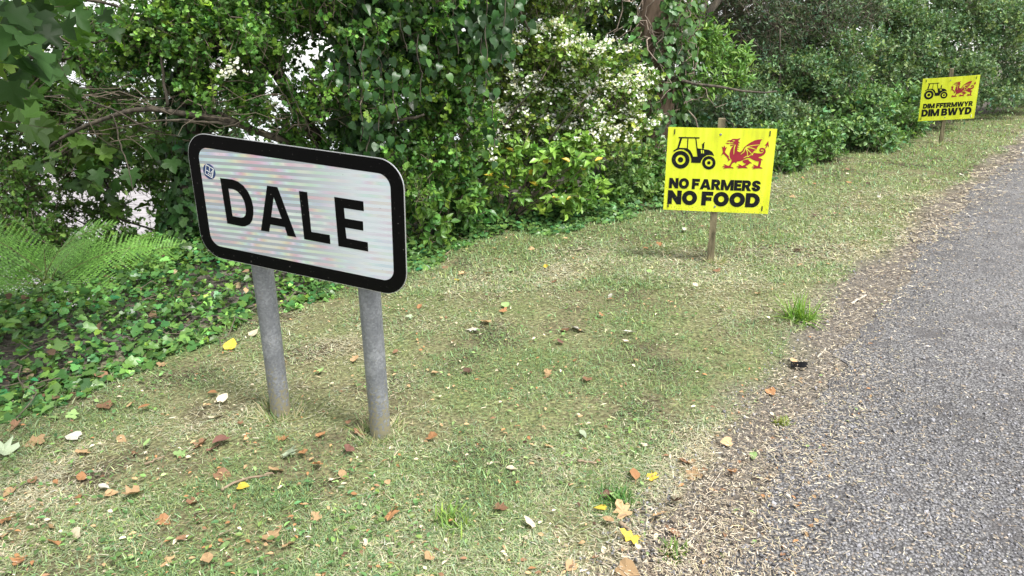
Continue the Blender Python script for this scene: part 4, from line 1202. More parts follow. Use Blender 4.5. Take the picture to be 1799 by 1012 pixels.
arr = scatter(L_HEART, pts, np.array([0, -.3, -.7]) + rng.normal(0, .45, (n, 3)), np.array([0, -.7, .5]) + rng.normal(0, .4, (n, 3)), .055 + .04 * rng.random(n), tints(n, IVY_DK, .35, .12))
o = add('foliage', arr[0], arr[1], M_IVY, ivy, arr[2], origin=ivr); o['kind'] = 'stuff'

# ---- flowering hawthorn
b = [B(965, 30, 6.9, .50, .40), B(1010, 110, 6.8, .50, .35), B(1050, 190, 6.8, .42, .30), B(900, 130, 6.9, .45, .40), B(930, 215, 6.8, .45, .30), B(1085, 130, 7.1, .25, .25), B(870, 60, 7.1, .4, .4), B(1100, 175, 6.9, .2, .2), B(1020, 260, 6.8, .4, .22), B(1120, 150, 7.0, .2, .15), B(1110, 220, 6.9, .22, .15), B(850, 240, 6.7, .35, .25), dome(.45, 7.4, 2.6, .9, .8, .6, .5)]
may, mp_, ma, md = bush('flowering_hawthorn', 'hawthorn covered in small white blossom right of the DALE sign', 'tree', (.15, 7.5), b, 7, L_HAW, 0.046, (0.14, 0.24, 0.05), 4600, 6,
                        sprig_len=.15, shell=.45, lush=(.22, .32, .06), lush_frac=.35, gap=.26, gap_scale=2.4, twigs=.7, stem_r=.022, lobes=12)
out = mp_ + ma * .04
w = (md[:, 2] > -.35) & (md[:, 1] < .45) & (fbm(mp_[:, 0] * 1.4, mp_[:, 2] * 1.6, 1.5, 61) > .40)
sel = np.flatnonzero(w); sel = rng.choice(sel, min(1150, len(sel)), replace=False)
mb = np.array(may.location)
blossoms(out[sel] + np.array([0, -.02, .02]), 9, .026, .0115, 'blossom', may, mb)
for pts, r0, r1 in (([(930, 300, 6.7), (960, 250, 6.6), (1000, 200, 6.55), (1050, 150, 6.5)], .012, .005), ([(870, 250, 6.6), (905, 190, 6.5), (940, 150, 6.5), (985, 90, 6.5)], .011, .004), ([(905, 310, 6.5), (915, 260, 6.4), (930, 230, 6.4)], .006, .004), ([(900, -10, 6.7), (918, 30, 6.6), (935, 60, 6.6)], .014, .006)):
    p = np.array([P(*q) for q in pts]); V, T = tube(p + rng.normal(0, .008, p.shape), np.linspace(r0, r1, len(p)), 6); add('branch', V, T, M_BARK, may, smooth=True, origin=mb)

# ---- yellow-green shrub at the edge of the grass
sh_b = np.array([*P(880, 392, 6.55)[:2], 0]); sh_b[2] = float(gz(sh_b[0], sh_b[1]))
shrub = empty('evergreen_shrub', tuple(sh_b), 'yellow-green broad-leaved shrub with bare forked stems at the grass edge', 'shrub')
m_sh1 = mat_single_leaf('yellow green leaf', (0.21, 0.37, 0.065), .30, .33, .5, .25)
m_sh2 = mat_single_leaf('green shrub leaf', (0.13, 0.28, 0.05), .30, .33, .5, .25)
m_sh3 = mat_single_leaf('yellowing leaf', (0.55, 0.42, 0.05), .25, .4, .4, .25)
ms_ = leaf_meshes(L_OVATE, 3, 'leaf', m_sh1, .3) + leaf_meshes(L_OVATE, 2, 'leaf', m_sh2, .3) + leaf_meshes(L_OVATE, 1, 'leaf', m_sh3, .3)
tips = [(865, 265), (905, 240), (890, 275), (935, 295), (975, 255), (1000, 245), (1020, 270), (1035, 290), (1050, 315), (1000, 300), (960, 320), (1020, 345), (1040, 350), (985, 350), (905, 310), (880, 330), (920, 345), (1060, 270), (1045, 260), (950, 275), (865, 300), (1005, 325)]
cnt = 0
for k, (tx, ty) in enumerate(tips):
    dep = rng.uniform(6.1, 6.6)
    tip = P(tx, ty, dep)
    mid = P(880 + (tx - 880) * .45, 350 + (ty - 350) * .15, 6.5)
    foot = sh_b + np.array([rng.normal(.03, .05), rng.normal(0, .04), -.03])
    t = np.linspace(0, 1, 8)[:, None]
    pth = (1 - t) ** 2 * foot + 2 * t * (1 - t) * mid + t ** 2 * tip; pth[1:-1] += rng.normal(0, .01, (6, 3))
    V, T = tube(pth, np.linspace(.0085 if k % 3 == 0 else .0055, .003, 8), 6); add('stem', V, T, M_TWIG, shrub, smooth=True, origin=sh_b)
    for q in range(13):
        a = q * 2.4 + rng.normal(0, .3); el = rng.uniform(-.3, .8)
        D = np.array([math.cos(a), math.sin(a), el])
        base_p = tip - (tip - mid) * rng.uniform(0, .40) + rng.normal(0, .01, 3)
        leaf_obj(ms_[rng.choice(6, p=[.24, .24, .20, .14, .12, .06])], shrub, sh_b, base_p, D, np.array([0, -.25, 1]) + rng.normal(0, .25, 3), rng.uniform(.07, .11)); cnt += 1

arr, tw, *_q = crown([B(900, 265, 6.5, .25, .16), B(1005, 275, 6.5, .30, .18), B(1030, 335, 6.5, .26, .16), B(955, 320, 6.6, .28, .16), B(880, 315, 6.6, .2, .15), B(985, 355, 6.5, .3, .12)], 230, 6, L_OVATE, .072, (.16, .31, .055), sprig_len=.1, shell=.3, lush=(.24, .39, .07), lush_frac=.4, var=.2, twigs=.0)
o = add('foliage', arr[0], arr[1], M_LEAF, shrub, arr[2], origin=sh_b); o['kind'] = 'stuff'

# ---- glossy low evergreen and undergrowth along the foot of the hedge
b = [B(745, 330, 5.75, .22, .28), B(740, 400, 5.65, .22, .18), B(800, 360, 6.1, .3, .25), B(780, 300, 6.2, .3, .25)]
bush('laurel_shrub', 'low bush with glossy pointed leaves just right of the DALE sign', 'shrub', P(760, 430, 5.8)[:2], b, 5, L_OVATE, 0.075, (0.085, 0.19, 0.04), 420, 6, mat=M_IVY,
     sprig_len=.12, shell=.4, lush=(.16, .28, .05), lush_frac=.4, twigs=.5, stem_r=.012)
b = [B(830, 370, 6.6, .4, .25), B(960, 380, 6.9, .4, .18), B(1090, 330, 7.2, .35, .25), B(1130, 300, 7.5, .35, .35), B(1060, 360, 7.0, .3, .15), B(1150, 345, 7.3, .3, .15)]
bush('nettle_patch', 'leafy undergrowth between yellow-green shrub and the nearer yellow sign', 'plants', (.8, 7.3), b, 6, L_OVATE, 0.06, (0.10, 0.20, 0.05), 1500, 6,
     sprig_len=.14, shell=.3, lush=(.17, .27, .07), lush_frac=.35, twigs=.3, stem_r=.006)

# ---- tall ivy-clad tree with dead vines, centre right
tr_path = [P(1130, 330, 8.6), P(1140, 250, 8.6), P(1150, 150, 8.5), P(1150, 60, 8.5), P(1165, -30, 8.5), P(1170, -220, 8.6)]
tr_path[0][2] = float(gz(tr_path[0][0], tr_path[0][1])) - .1
big, bb = ivy_trunk('old_ivy_tree', 'broad brown trunk wrapped in ivy and dead vines behind the blossom', 'tree', tr_path, .26, .19, 4200, .075, (.065, .14, .035), M_BARK_RED, spread=.30, frac_side=.50)
gv = Geo()
for k in range(150):
    t0 = rng.random(); i = min(int(t0 * 4), 3); c = tr_path[i] * (1 - (t0 * 4 - i)) + tr_path[i + 1] * (t0 * 4 - i)
    a = rng.uniform(math.pi * .9, math.pi * 2.1); r = rng.uniform(.20, .42)
    q0 = c + np.array([math.cos(a) * r, math.sin(a) * r, 0]); q1 = q0 + np.array([rng.normal(0, .22), rng.normal(-.05, .10), rng.normal(-.35, .3)])
    V, T = tube(branch_path(q0, q1, 7, .25), np.linspace(.008, .003, 7) * rng.uniform(.6, 1.3), 4); gv.put(V, T)
o = gv.build('dead_vines', M_VINE, big, origin=bb); o['kind'] = 'stuff'
g2 = [([(1200, 150, 8.8), (1208, 95, 8.8), (1222, 60, 8.8), (1240, 30, 8.8), (1262, 0, 8.8), (1290, -60, 8.8)], .055, .035), ([(1218, 62, 8.8), (1230, 25, 8.8), (1245, -10, 8.9), (1250, -60, 9)], .04, .03)]
for pts, r0, r1 in g2:
    p = np.array([P(*q) for q in pts]); V, T = tube(p, np.linspace(r0, r1, len(p)), 9); add('branch', V, T, M_BARK, big, smooth=True, origin=bb)
p = np.array([P(1152, 143, 8.3), P(1185, 138, 8.2), P(1222, 148, 8.1), P(1262, 152, 8.1), P(1305, 160, 8.1), P(1345, 163, 8.2), P(1365, 160, 8.2)])
V, T = tube(p, np.linspace(.022, .008, 7), 7); o = add('branch', V, T, M_BARK, big, smooth=True, origin=bb); o['label'] = 'bare low branch sticking out to the right'

# ---- young ash with pinnate leaves
b = [B(1285, 105, 8.6, .22, .14), B(1280, 140, 8.4, .22, .10), B(1240, 150, 8.4, .2, .1), B(1230, 75, 8.9, .35, .2), B(1190, 40, 8.8, .3, .3), B(1300, 125, 8.5, .12, .2)]
bush('elder_sapling', 'bright green sapling leaning out over the bare low branch', 'sapling', (2.75, 9.4), b, 4, L_LANCE, 0.085, (0.15, 0.28, 0.06), 420, 9, sprig_len=.22, shell=.3, twigs=.6, stem_r=.012, var=.18)

# ---- thicket along the verge on the right: each bush its own thing
def right_bush(name, label, cat, foot, blobs, n, leaf_len, col, lush, per=6, leaf=L_RHOMB, lf=.3, gap=.30, stems=4, cat_group=None, **kw):
    return bush(name, label, cat, foot, blobs, stems, leaf, leaf_len, col, n, per, lush=lush, lush_frac=lf, gap=gap, gap_scale=1.9, shell=.5, lobes=kw.pop('lobes', 16), sprig_len=kw.pop('sprig_len', .2), twigs=kw.pop('twigs', .35), stem_r=.025, group=cat_group, **kw)


GRP = 'bushes along the hedge on the right'
right_bush('blackthorn_bush', 'grey-green bush directly behind the nearer yellow sign', 'bush', (3.0, 9.6), [B(1190, 235, 8.9, .5, .45), B(1260, 200, 9.2, .6, .35), B(1320, 215, 9.4, .55, .35), B(1210, 300, 8.4, .4, .3), B(1290, 250, 9.0, .5, .3)], 3900, .052, GREEN_GREY, (.145, .235, .11), cat_group=GRP)
right_bush('nettle_bank', 'pale leafy weeds on the bank right of the nearer yellow sign', 'plants', (3.7, 9.4), [B(1385, 275, 8.9, .3, .22), B(1420, 255, 9.3, .35, .25), B(1340, 260, 8.9, .35, .3), B(1370, 300, 8.6, .2, .12), B(1440, 270, 9.5, .25, .15)], 1500, .06, (.10, .20, .055), (.16, .27, .08), leaf=L_OVATE, per=5, gap=.2)
right_bush('blackthorn_bush', 'rounded bush in the middle of the right hedge, left of the farther yellow sign', 'bush', (5.0, 11.4), [B(1400, 170, 10.6, .7, .45), B(1470, 120, 10.8, .7, .5), B(1390, 110, 11.2, .6, .4), B(1340, 160, 10.4, .5, .35), B(1420, 225, 10.2, .5, .35)], 5200, .055, (.100, .18, .074), (.178, .27, .10), cat_group=GRP)
right_bush('bramble_bush', 'bright-leaved bramble mound left of the farther sign stake', 'bush', (5.6, 11.1), [B(1500, 205, 10.4, .6, .35), B(1560, 190, 10.9, .55, .35), B(1450, 235, 10.1, .4, .28), B(1520, 240, 10.2, .5, .15), B(1590, 220, 11.2, .4, .25)], 3300, .065, (.12, .225, .08), (.20, .32, .105), leaf=L_OVATE, per=5, gap=.26, cat_group=GRP)
right_bush('blackthorn_bush', 'tall bush behind the farther yellow sign', 'bush', (8.3, 13.8), [B(1620, 90, 12.8, .9, .6), B(1680, 130, 12.6, .8, .5), B(1560, 110, 12.2, .7, .5), B(1650, 190, 12.0, .6, .35), B(1700, 40, 13.2, .9, .6), B(1600, 40, 12.8, .8, .5)], 5600, .06, (.103, .18, .076), (.172, .255, .105), cat_group=GRP)
right_bush('willow_bush', 'pale silvery bush at the right edge beyond the farther sign', 'bush', (10.8, 15.4), [B(1760, 90, 13.6, .9, .6), B(1790, 150, 13.8, .8, .4), B(1740, 165, 13.2, .6, .3), B(1830, 60, 14, .9, .9), B(1770, 30, 14, .9, .6), B(1880, 130, 15, 1.2, .7)], 5200, .06, (.145, .235, .115), (.22, .315, .15), cat_group=GRP)
right_bush('yew_tree', 'dark fine-twigged tree above the middle of the right hedge', 'tree', (4.6, 12.8), [B(1330, 60, 11.0, .9, .5), B(1420, 40, 11.2, .9, .5), B(1380, 0, 11.4, 1.2, .6), B(1290, 20, 10.8, .6, .5), B(1350, 115, 10.9, .6, .25), B(1480, 20, 11.6, .8, .5), dome(5.2, 12.6, 4.2, 1.8, 1.6, .9, .4)], 5200, .065, (.05, .092, .042), (.085, .14, .06), leaf=L_LANCE, per=6, gap=.38, twigs=1.0, sprig_len=.3)
right_bush('hazel_tree', 'leafy tree rising above the farther yellow sign at the top edge', 'tree', (8.6, 15.5), [B(1560, 10, 13.5, 1.0, .7), B(1650, -20, 14, 1.2, .7), B(1760, -30, 15, 1.4, .8), dome(9, 15.5, 4.5, 2.4, 1.8, 1.2, .5)], 3800, .075, (.108, .185, .075), (.178, .26, .10), gap=.28)

# bare crooked limbs in the right thicket
limb = [([(1320, 0, 10.4), (1340, 18, 10.2), (1362, 40, 10.0), (1385, 62, 9.9)], .020, .008), ([(1368, 55, 9.9), (1370, 90, 9.9), (1368, 122, 10.0)], .016, .012), ([(1310, 68, 10), (1330, 80, 10), (1345, 108, 10)], .014, .01)]
lr = P(1368, 200, 10.0); lr[2] = float(gz(lr[0], lr[1]))
dead = empty('dead_tree', tuple(lr), 'dead crooked limbs showing in the dark middle of the right hedge', 'tree')
for pts, r0, r1 in limb + [([(1368, 118, 10.0), (1366, 180, 10.0), (1366, 280, 10.0)], .02, .025)]:
    p = np.array([P(q[0], q[1], q[2] + .55) for q in pts]); V, T = tube(p + rng.normal(0, .02, p.shape), np.linspace(r0, r1, len(p)) * .8, 6); add('branch', V, T, M_BARK, dead, smooth=True, origin=lr)

# ---- wood behind: one tree after another
BG = 'trees of the wood behind the hedge'
for k, (x, y, rx, rz, lab) in enumerate((
        (-4.6, 10.5, 1.3, 1.0, 'thin tree beyond the scrub at the left edge'),
        (-1.6, 9.0, 1.5, 1.5, 'dim tree in the wood straight behind the DALE sign'),
        (0.7, 9.0, 1.1, 1.5, 'dim tree in the wood close behind the blossom'),
        (0.3, 10.6, 1.6, 1.7, 'dim tree in the wood behind the blossoming hawthorn'),
        (2.3, 12.0, 1.6, 1.8, 'dim tree in the wood behind the old ivy trunk'),
        (4.8, 14.2, 1.8, 2.0, 'dim tree in the wood behind the dark fine-twigged tree'),
        (7.6, 17.0, 2.0, 2.2, 'dim tree in the wood left above the farther sign'),
        (11.5, 19.5, 2.4, 2.4, 'dim tree in the wood right above the farther sign'),
        (15.5, 22.5, 3.0, 2.8, 'dim tree in the wood at the right edge of the picture'))):
    z0 = float(gz(x, y))
    bl = [dome(x, y, 1.3, rx, rx * .8, rz), dome(x + .6, y + .3, 2.6, rx * .9, rx * .8, rz * .8), dome(x - .7, y, .3, rx * .9, rx * .7, rz * .7), dome(x, y + .4, 3.6, rx, rx * .8, 1.0)]
    bush('woodland_tree', lab, 'tree', (x, y + .5), bl, 3, L_RHOMB, .10, (.055, .105, .03), 1950, 5, group=BG, sprig_len=.35, shell=.5, lobes=12, lush=(.10, .16, .045), lush_frac=.25, twigs=.15, stem_r=.07, stem_name='trunk')

# ------------------------------------------------------------------ mown grass, weeds, chaff and stones on the verge
def frustum_pts(n, y0, y1, power, side=.80, margin=.7):
    """Points over the ground ahead, thinning out with distance."""
    u = rng.random(n)
    if abs(power - 1) < 1e-6: y = y0 * (y1 / y0) ** u
    else: y = (y0 ** (1 - power) + u * (y1 ** (1 - power) - y0 ** (1 - power))) ** (1 / (1 - power))
    x = rng.uniform(-1, 1, n) * (side * y + margin)
    return x, y


def dryness(x, y):
    """0 lush green to 1 straw: patches, drier near the road edge and in front of the name sign."""
    v = .95 * fbm(x, y, 1.1, 71, 4) + .45 * fbm(x, y, 4.0, 75, 3) - .225
    v = v + .30 * smooth01((road_d(x, y) + .55) / .5)
    v = v + .16 * np.exp(-(((x + .25) / .7) ** 2 + ((y - 2.45) / .45) ** 2)) + .10 * np.exp(-(((x - .3) / .9) ** 2 + ((y - 4.6) / .9) ** 2))
    v = v - .22 * np.exp(-(((x - .42) / .22) ** 2 + ((y - 2.3) / .2) ** 2)) - .22 * np.exp(-(((x - .95) / .28) ** 2 + ((y - 3.1) / .5) ** 2)) - .12 * smooth01((hedge_d(x, y) + .5) / .5)
    v = v - .10 * smooth01((y - 6) / 4)
    return v


def blades(n, y0, y1, power, length, width, lay, straw_bias, seed_patch, dens_cut, tpl=L_BLADE):
    x, y = frustum_pts(n, y0, y1, power)
    rd, hd_ = road_d(x, y), hedge_d(x, y)
    edge = (fbm(x, y, 2.2, 13) - .5) * .5
    m = (rd < -.24 + edge * .7) & (hd_ < .12 + edge * .3)
    thin = fbm(x, y, 2.6, seed_patch, 3)
    m &= (thin > dens_cut) | (rng.random(n) < .25)
    m &= rng.random(n) < np.clip((-rd) / .35 + .25 + edge, .06, 1)
    x, y = x[m], y[m]; n = len(x)
    dry = dryness(x, y) + rng.normal(0, .14, n)
    isdry = dry > .52 - straw_bias
    a = rng.uniform(0, 2 * np.pi, n)
    el = np.abs(rng.normal(lay, .38, n)); el = np.where(isdry, el * .55, el)
    D = np.stack([np.cos(a) * np.cos(el), np.sin(a) * np.cos(el), np.sin(el) + .02], 1)
    N = np.stack([-np.cos(a) * np.sin(el), -np.sin(a) * np.sin(el), np.cos(el)], 1) + rng.normal(0, .3, (n, 3))
    far = np.maximum(1, y / 3.2)
    S = length * (.5 + rng.random(n)) * (.85 + .15 * far)
    col = np.where(isdry[:, None], tints(n, (.48, .445, .325), .28, .08), tints(n, (.19, .275, .115), .32, .15))
    mid = (np.abs(dry - .52 + straw_bias) < .09)[:, None]
    col = np.where(mid, tints(n, (.33, .385, .215), .24, .10), col)
    z = gz(x, y) + rng.random(n) * .012
    V, T = tpl
    D = unit(D); N = unit(N - (N * D).sum(1, keepdims=True) * D); Bv = np.cross(N, D)
    wd = width * far * (.6 + .8 * rng.random(n))
    p0 = np.stack([x, y, z], 1)
    bend = -.25 * S * np.cos(el)
    W = p0[:, None] + (S[:, None] * V[None, :, 0])[..., None] * D[:, None] + (wd[:, None] * V[None, :, 1])[..., None] * Bv[:, None]
    W[:, :, 2] += bend[:, None] * (V[None, :, 0] ** 2)
    W[:, :, 2] = np.maximum(W[:, :, 2], z[:, None] + .001)
    TT = (T[None] + (np.arange(n) * len(V))[:, None, None]).reshape(-1, 3)
    return W.reshape(-1, 3), TT, np.repeat(col, len(T), axis=0)


g = Geo()
g.put(*blades(70000, 1.45, 5.0, 1.6, .034, .0032, .60, -.03, 81, .41))
g.put(*blades(230000, 1.45, 5.0, 1.6, .026, .0032, .50, -.04, 81, .41, L_TRI))     # short dense sward
g.put(*blades(90000, 1.45, 4.2, 1.6, .040, .0026, .10, .06, 81, .36, L_TRI))       # flat clippings and thatch
g.put(*blades(260000, 4.6, 18.0, 1.6, .036, .0044, .55, -.10, 83, .24, L_TRI))
for fx, fy, rr in ((-1.085, 3.005, .075), (-.58, 2.80, .075), (1.52, 5.12, .05), (6.2, 10.43, .06)):
    n = 170
    a = rng.uniform(0, 6.28, n); q = rr * (.75 + .6 * rng.random(n)); x = fx + np.cos(a) * q; y = fy + np.sin(a) * q
    el = rng.uniform(.4, 1.3, n); a2 = a + rng.normal(0, .9, n)
    g.put(*scatter((L_BLADE[0] * [1, .06, 1], L_BLADE[1]), np.stack([x, y, gz(x, y)], 1), np.stack([np.cos(a2) * np.cos(el), np.sin(a2) * np.cos(el), np.sin(el)], 1), np.array([0, -.5, .6]) + rng.normal(0, .3, (n, 3)), .035 + .05 * rng.random(n), np.where(rng.random((n, 1)) < .6, tints(n, (.46, .42, .27), .2, .08), tints(n, (.18, .26, .09), .25, .15))))
o = g.build('grass', M_GRASS); tag(o, 'short mown grass and dry clippings covering the verge', 'grass', kind='stuff')

# broad-leaved weeds and clover low in the grass
x, y = frustum_pts(6500, 1.5, 8, 1.4)
m = (road_d(x, y) < -.45) & (hedge_d(x, y) < .1) & (fbm(x, y, 1.7, 91, 3) + .35 * smooth01((hedge_d(x, y) + .9) / .9) > .56)
x, y = x[m], y[m]; n = len(x)
a = rng.uniform(0, 6.28, n)
arr = scatter(L_OVATE, np.stack([x, y, gz(x, y) + .012 + .02 * rng.random(n)], 1), np.stack([np.cos(a), np.sin(a), .25 + .2 * rng.random(n)], 1), np.array([0, 0, 1]) + rng.normal(0, .35, (n, 3)), .014 + .018 * rng.random(n), tints(n, (.13, .23, .07), .3, .15))
o = add('low_weeds', arr[0], arr[1], M_LEAF, None, arr[2]); tag(o, 'small broad-leaved weeds and clover in the grass', 'weeds', kind='stuff')

# dry chaff drifted along the road edge
def chaff(n, y0, y1, power, scale):
    x, y = frustum_pts(n, y0, y1, power)
    rd = road_d(x, y)
    drift = .40 * np.exp(-((rd - .06) / .22) ** 2) + .8 * np.exp(-((rd + .10) / .16) ** 2) + .09 * (rd > 0) * np.exp(-rd / .9) + .03 * (rd < 0)
    drift *= .45 + 1.1 * fbm(x, y, 3.1, 101, 3)
    m = (rng.random(n) < drift) & (hedge_d(x, y) < .2)
    x, y, rd = x[m], y[m], rd[m]; n = len(x)
    a = rng.uniform(0, 6.28, n); far = np.maximum(1, y / 3)
    z = np.where(rd > .05, plane_z(x, y) + .026, gz(x, y) + .016) + .010 * rng.random(n)
    D = np.stack([np.cos(a), np.sin(a), rng.normal(0, .14, n)], 1); N = np.array([0, 0, 1]) + rng.normal(0, .3, (n, 3))
    D = unit(D); N = unit(N - (N * D).sum(1, keepdims=True) * D); Bv = np.cross(N, D)
    S = scale * (.35 + 1.1 * rng.random(n) ** 2) * far ** .6; wd = .0030 * (.5 + rng.random(n)) * far
    V, T = np.array([[0, -.4, 0], [0, .5, 0], [.9, -.3, 0], [1, .3, 0]]), np.array([[0, 2, 1], [1, 2, 3]])
    W = np.stack([x, y, z], 1)[:, None] + (S[:, None] * (V[None, :, 0] - .5))[..., None] * D[:, None] + (wd[:, None] * V[None, :, 1])[..., None] * Bv[:, None]
    W[:, :, 2] += (.004 * np.abs(V[None, :, 0] - .5) * 2 * rng.normal(0, 1, (n, 1)))
    pal = np.array([(.42, .36, .265), (.31, .25, .175), (.52, .46, .36), (.21, .16, .12), (.44, .40, .24)])
    C = pal[rng.choice(5, n, p=[.32, .25, .2, .13, .10])] * np.exp(rng.normal(0, .2, (n, 1)))
    return W.reshape(-1, 3), (T[None] + (np.arange(n) * 4)[:, None, None]).reshape(-1, 3), np.repeat(np.clip(C, .01, .8), 2, axis=0)


g = Geo(); g.put(*chaff(200000, 1.45, 6, 1.5, .021)); g.put(*chaff(110000, 5.5, 16, 1.6, .030))
o = g.build('dry_chaff', M_CHAFF); tag(o, 'straw-coloured chaff and leaf scraps drifted along the road edge', 'chaff', kind='stuff')

# loose chippings
V0 = np.array([[1, 0, 0], [-1, 0, 0], [0, 1, 0], [0, -1, 0], [0, 0, 1], [0, 0, -1]], float)
T0 = np.array([[0, 2, 4], [2, 1, 4], [1, 3, 4], [3, 0, 4], [2, 0, 5], [1, 2, 5], [3, 1, 5], [0, 3, 5]])
x, y = frustum_pts(40000, 1.45, 6.5, 1.7)
rd = road_d(x, y)
m = (rd > -.28 + (fbm(x, y, 2.7, 111) - .5) * .4) & (rng.random(len(x)) < np.clip(.22 + .55 * fbm(x, y, 2.4, 113, 3) + .5 * (rd > .3), 0, 1))
x, y, rd = x[m], y[m], rd[m]; n = len(x)
r = .0052 * np.exp(rng.normal(0, .30, n)) * np.maximum(1, y / 4)
z = np.where(rd > .03, plane_z(x, y) + .019, gz(x, y) + .008) + r * .25
q = rng.normal(size=(n, 4)); q /= np.linalg.norm(q, axis=1, keepdims=True)
w_, x_, y_, z_ = q.T
Rm = np.stack([np.stack([1 - 2 * (y_ ** 2 + z_ ** 2), 2 * (x_ * y_ - w_ * z_), 2 * (x_ * z_ + w_ * y_)], 1), np.stack([2 * (x_ * y_ + w_ * z_), 1 - 2 * (x_ ** 2 + z_ ** 2), 2 * (y_ * z_ - w_ * x_)], 1), np.stack([2 * (x_ * z_ - w_ * y_), 2 * (y_ * z_ + w_ * x_), 1 - 2 * (x_ ** 2 + y_ ** 2)], 1)], 1)
Vs = V0[None] * rng.uniform(.65, 1.2, (n, 6, 1)) * np.array([1.15, .95, .7])
Vs = np.einsum('nij,nkj->nki', Rm, Vs) * r[:, None, None] + np.stack([x, y, z], 1)[:, None]
C = np.array([.20, .197, .208]) * np.exp(rng.normal(0, .32, (n, 1))); mm = rng.random(n) < .07; C[mm] = [.34, .28, .22]
o = add('loose_chippings', Vs.reshape(-1, 3), (T0[None] + (np.arange(n) * 6)[:, None, None]).reshape(-1, 3), M_STONE, None, np.repeat(np.clip(C, .02, .55), 8, axis=0)); tag(o, 'loose grey stone chippings scattered on the tarmac', 'chippings', kind='stuff')

# ------------------------------------------------------------------ ivy carpet, brambles and bracken at the left
iv0 = np.array([-2.2, 3.9, float(gz(-2.2, 3.9))])
carpet = empty('ground_ivy', tuple(iv0), 'carpet of green ivy under the hedge left of the DALE sign', 'ivy')


def mound(x, y):
    d = hedge_d(x, y)
    return .03 + .20 * smooth01((d + .1) / 1.1) * (.6 + .8 * fbm(x, y, 1.9, 121))


def ivy_spots(n):
    x = rng.uniform(-4.3, -.25, n); y = rng.uniform(1.6, 7.0, n)
    d = hedge_d(x, y) + (fbm(x, y, 2.4, 123) - .5) * .45
    m = (d > -.10) & (d < 1.25 + 1.5 * (x < -2.2)) & (fbm(x, y, 3.4, 125) > .30 - .14 * (x < -2.3))
    return x[m], y[m], d[m]


x, y, d = ivy_spots(24000); n = len(x)
z = gz(x, y) + mound(x, y) * (.35 + .75 * rng.random(n))
a = rng.uniform(0, 6.28, n)
arr = scatter(L_IVY, np.stack([x, y, z], 1), np.stack([np.cos(a), np.sin(a) - .25, -.25 + rng.normal(0, .2, n)], 1), np.array([.05, -.30, .9]) + rng.normal(0, .33, (n, 3)), .020 + .045 * rng.random(n) ** 1.5, tints(n, (.070, .155, .036), .48, .22))
o = add('foliage', arr[0], arr[1], M_IVY, carpet, arr[2], origin=iv0); o['kind'] = 'stuff'
x, y, d = ivy_spots(6500); n = len(x); a = rng.uniform(0, 6.28, n)
arr = scatter(L_OVATE, np.stack([x, y, gz(x, y) + mound(x, y) * (.7 + .6 * rng.random(n))], 1), np.stack([np.cos(a), np.sin(a), .2 + rng.normal(0, .3, n)], 1), np.array([0, -.3, .9]) + rng.normal(0, .4, (n, 3)), .014 + .026 * rng.random(n), tints(n, (.10, .20, .05), .40, .2))
o = add('small_weeds', arr[0], arr[1], M_LEAF, carpet, arr[2], origin=iv0); o['kind'] = 'stuff'
x, y, d = ivy_spots(700); n = len(x); a = rng.uniform(0, 6.28, n)
arr = scatter(L_HEART, np.stack([x, y, gz(x, y) + mound(x, y) * (.4 + .6 * rng.random(n))], 1), np.stack([np.cos(a), np.sin(a), rng.normal(0, .3, n)], 1), np.array([0, -.2, .9]) + rng.normal(0, .4, (n, 3)), .025 + .03 * rng.random(n), np.array([(.19, .125, .075), (.28, .22, .13), (.11, .07, .045)])[rng.choice(3, n)] * np.exp(rng.normal(0, .2, (n, 1))))
o = add('dead_leaves', arr[0], arr[1], M_CHAFF, carpet, arr[2], origin=iv0); o['kind'] = 'stuff'
gs = Geo()
for _ in range(90):
    k = rng.integers(n); p0 = np.array([x[k], y[k], float(gz(x[k], y[k])) + .05]); an = rng.uniform(0, 6.28); q0 = p0 + np.array([math.cos(an), math.sin(an), 0]) * rng.uniform(.25, .6)
    q0[2] = float(gz(q0[0], q0[1]) + mound(q0[0], q0[1]) * .8)
    V, T = tube(branch_path(p0, q0, 7, .15), .0028, 4); gs.put(V, T)
o = gs.build('stems', M_TWIG, carpet, origin=iv0); o['kind'] = 'stuff'
m_gi = [mat_single_leaf('ground ivy leaf', (.09, .19, .04), .35, .30, .5, .2), mat_single_leaf('pale ground ivy leaf', (.13, .25, .055), .3, .30, .5, .2), mat_single_leaf('dark ground ivy leaf', (.045, .12, .03), .35, .28, .5, .15)]
mg = [me for q in m_gi for me in leaf_meshes(L_IVY, 2, 'leaf', q, .18)]
x, y, d = ivy_spots(6000); k = np.argsort(np.hypot(x, y) * (1 + .45 * rng.random(len(x))))[:280]
for i in k:
    zz = float(gz(x[i], y[i])) + float(mound(x[i], y[i])) * rng.uniform(.95, 1.3)
    a = rng.uniform(0, 6.28)
    leaf_obj(mg[rng.choice(6, p=[.22, .22, .16, .16, .12, .12])], carpet, iv0, (x[i], y[i], zz), (math.cos(a), math.sin(a) - .3, -.2), np.array([.05, -.35, .9]) + rng.normal(0, .25, 3), rng.uniform(.050, .078))
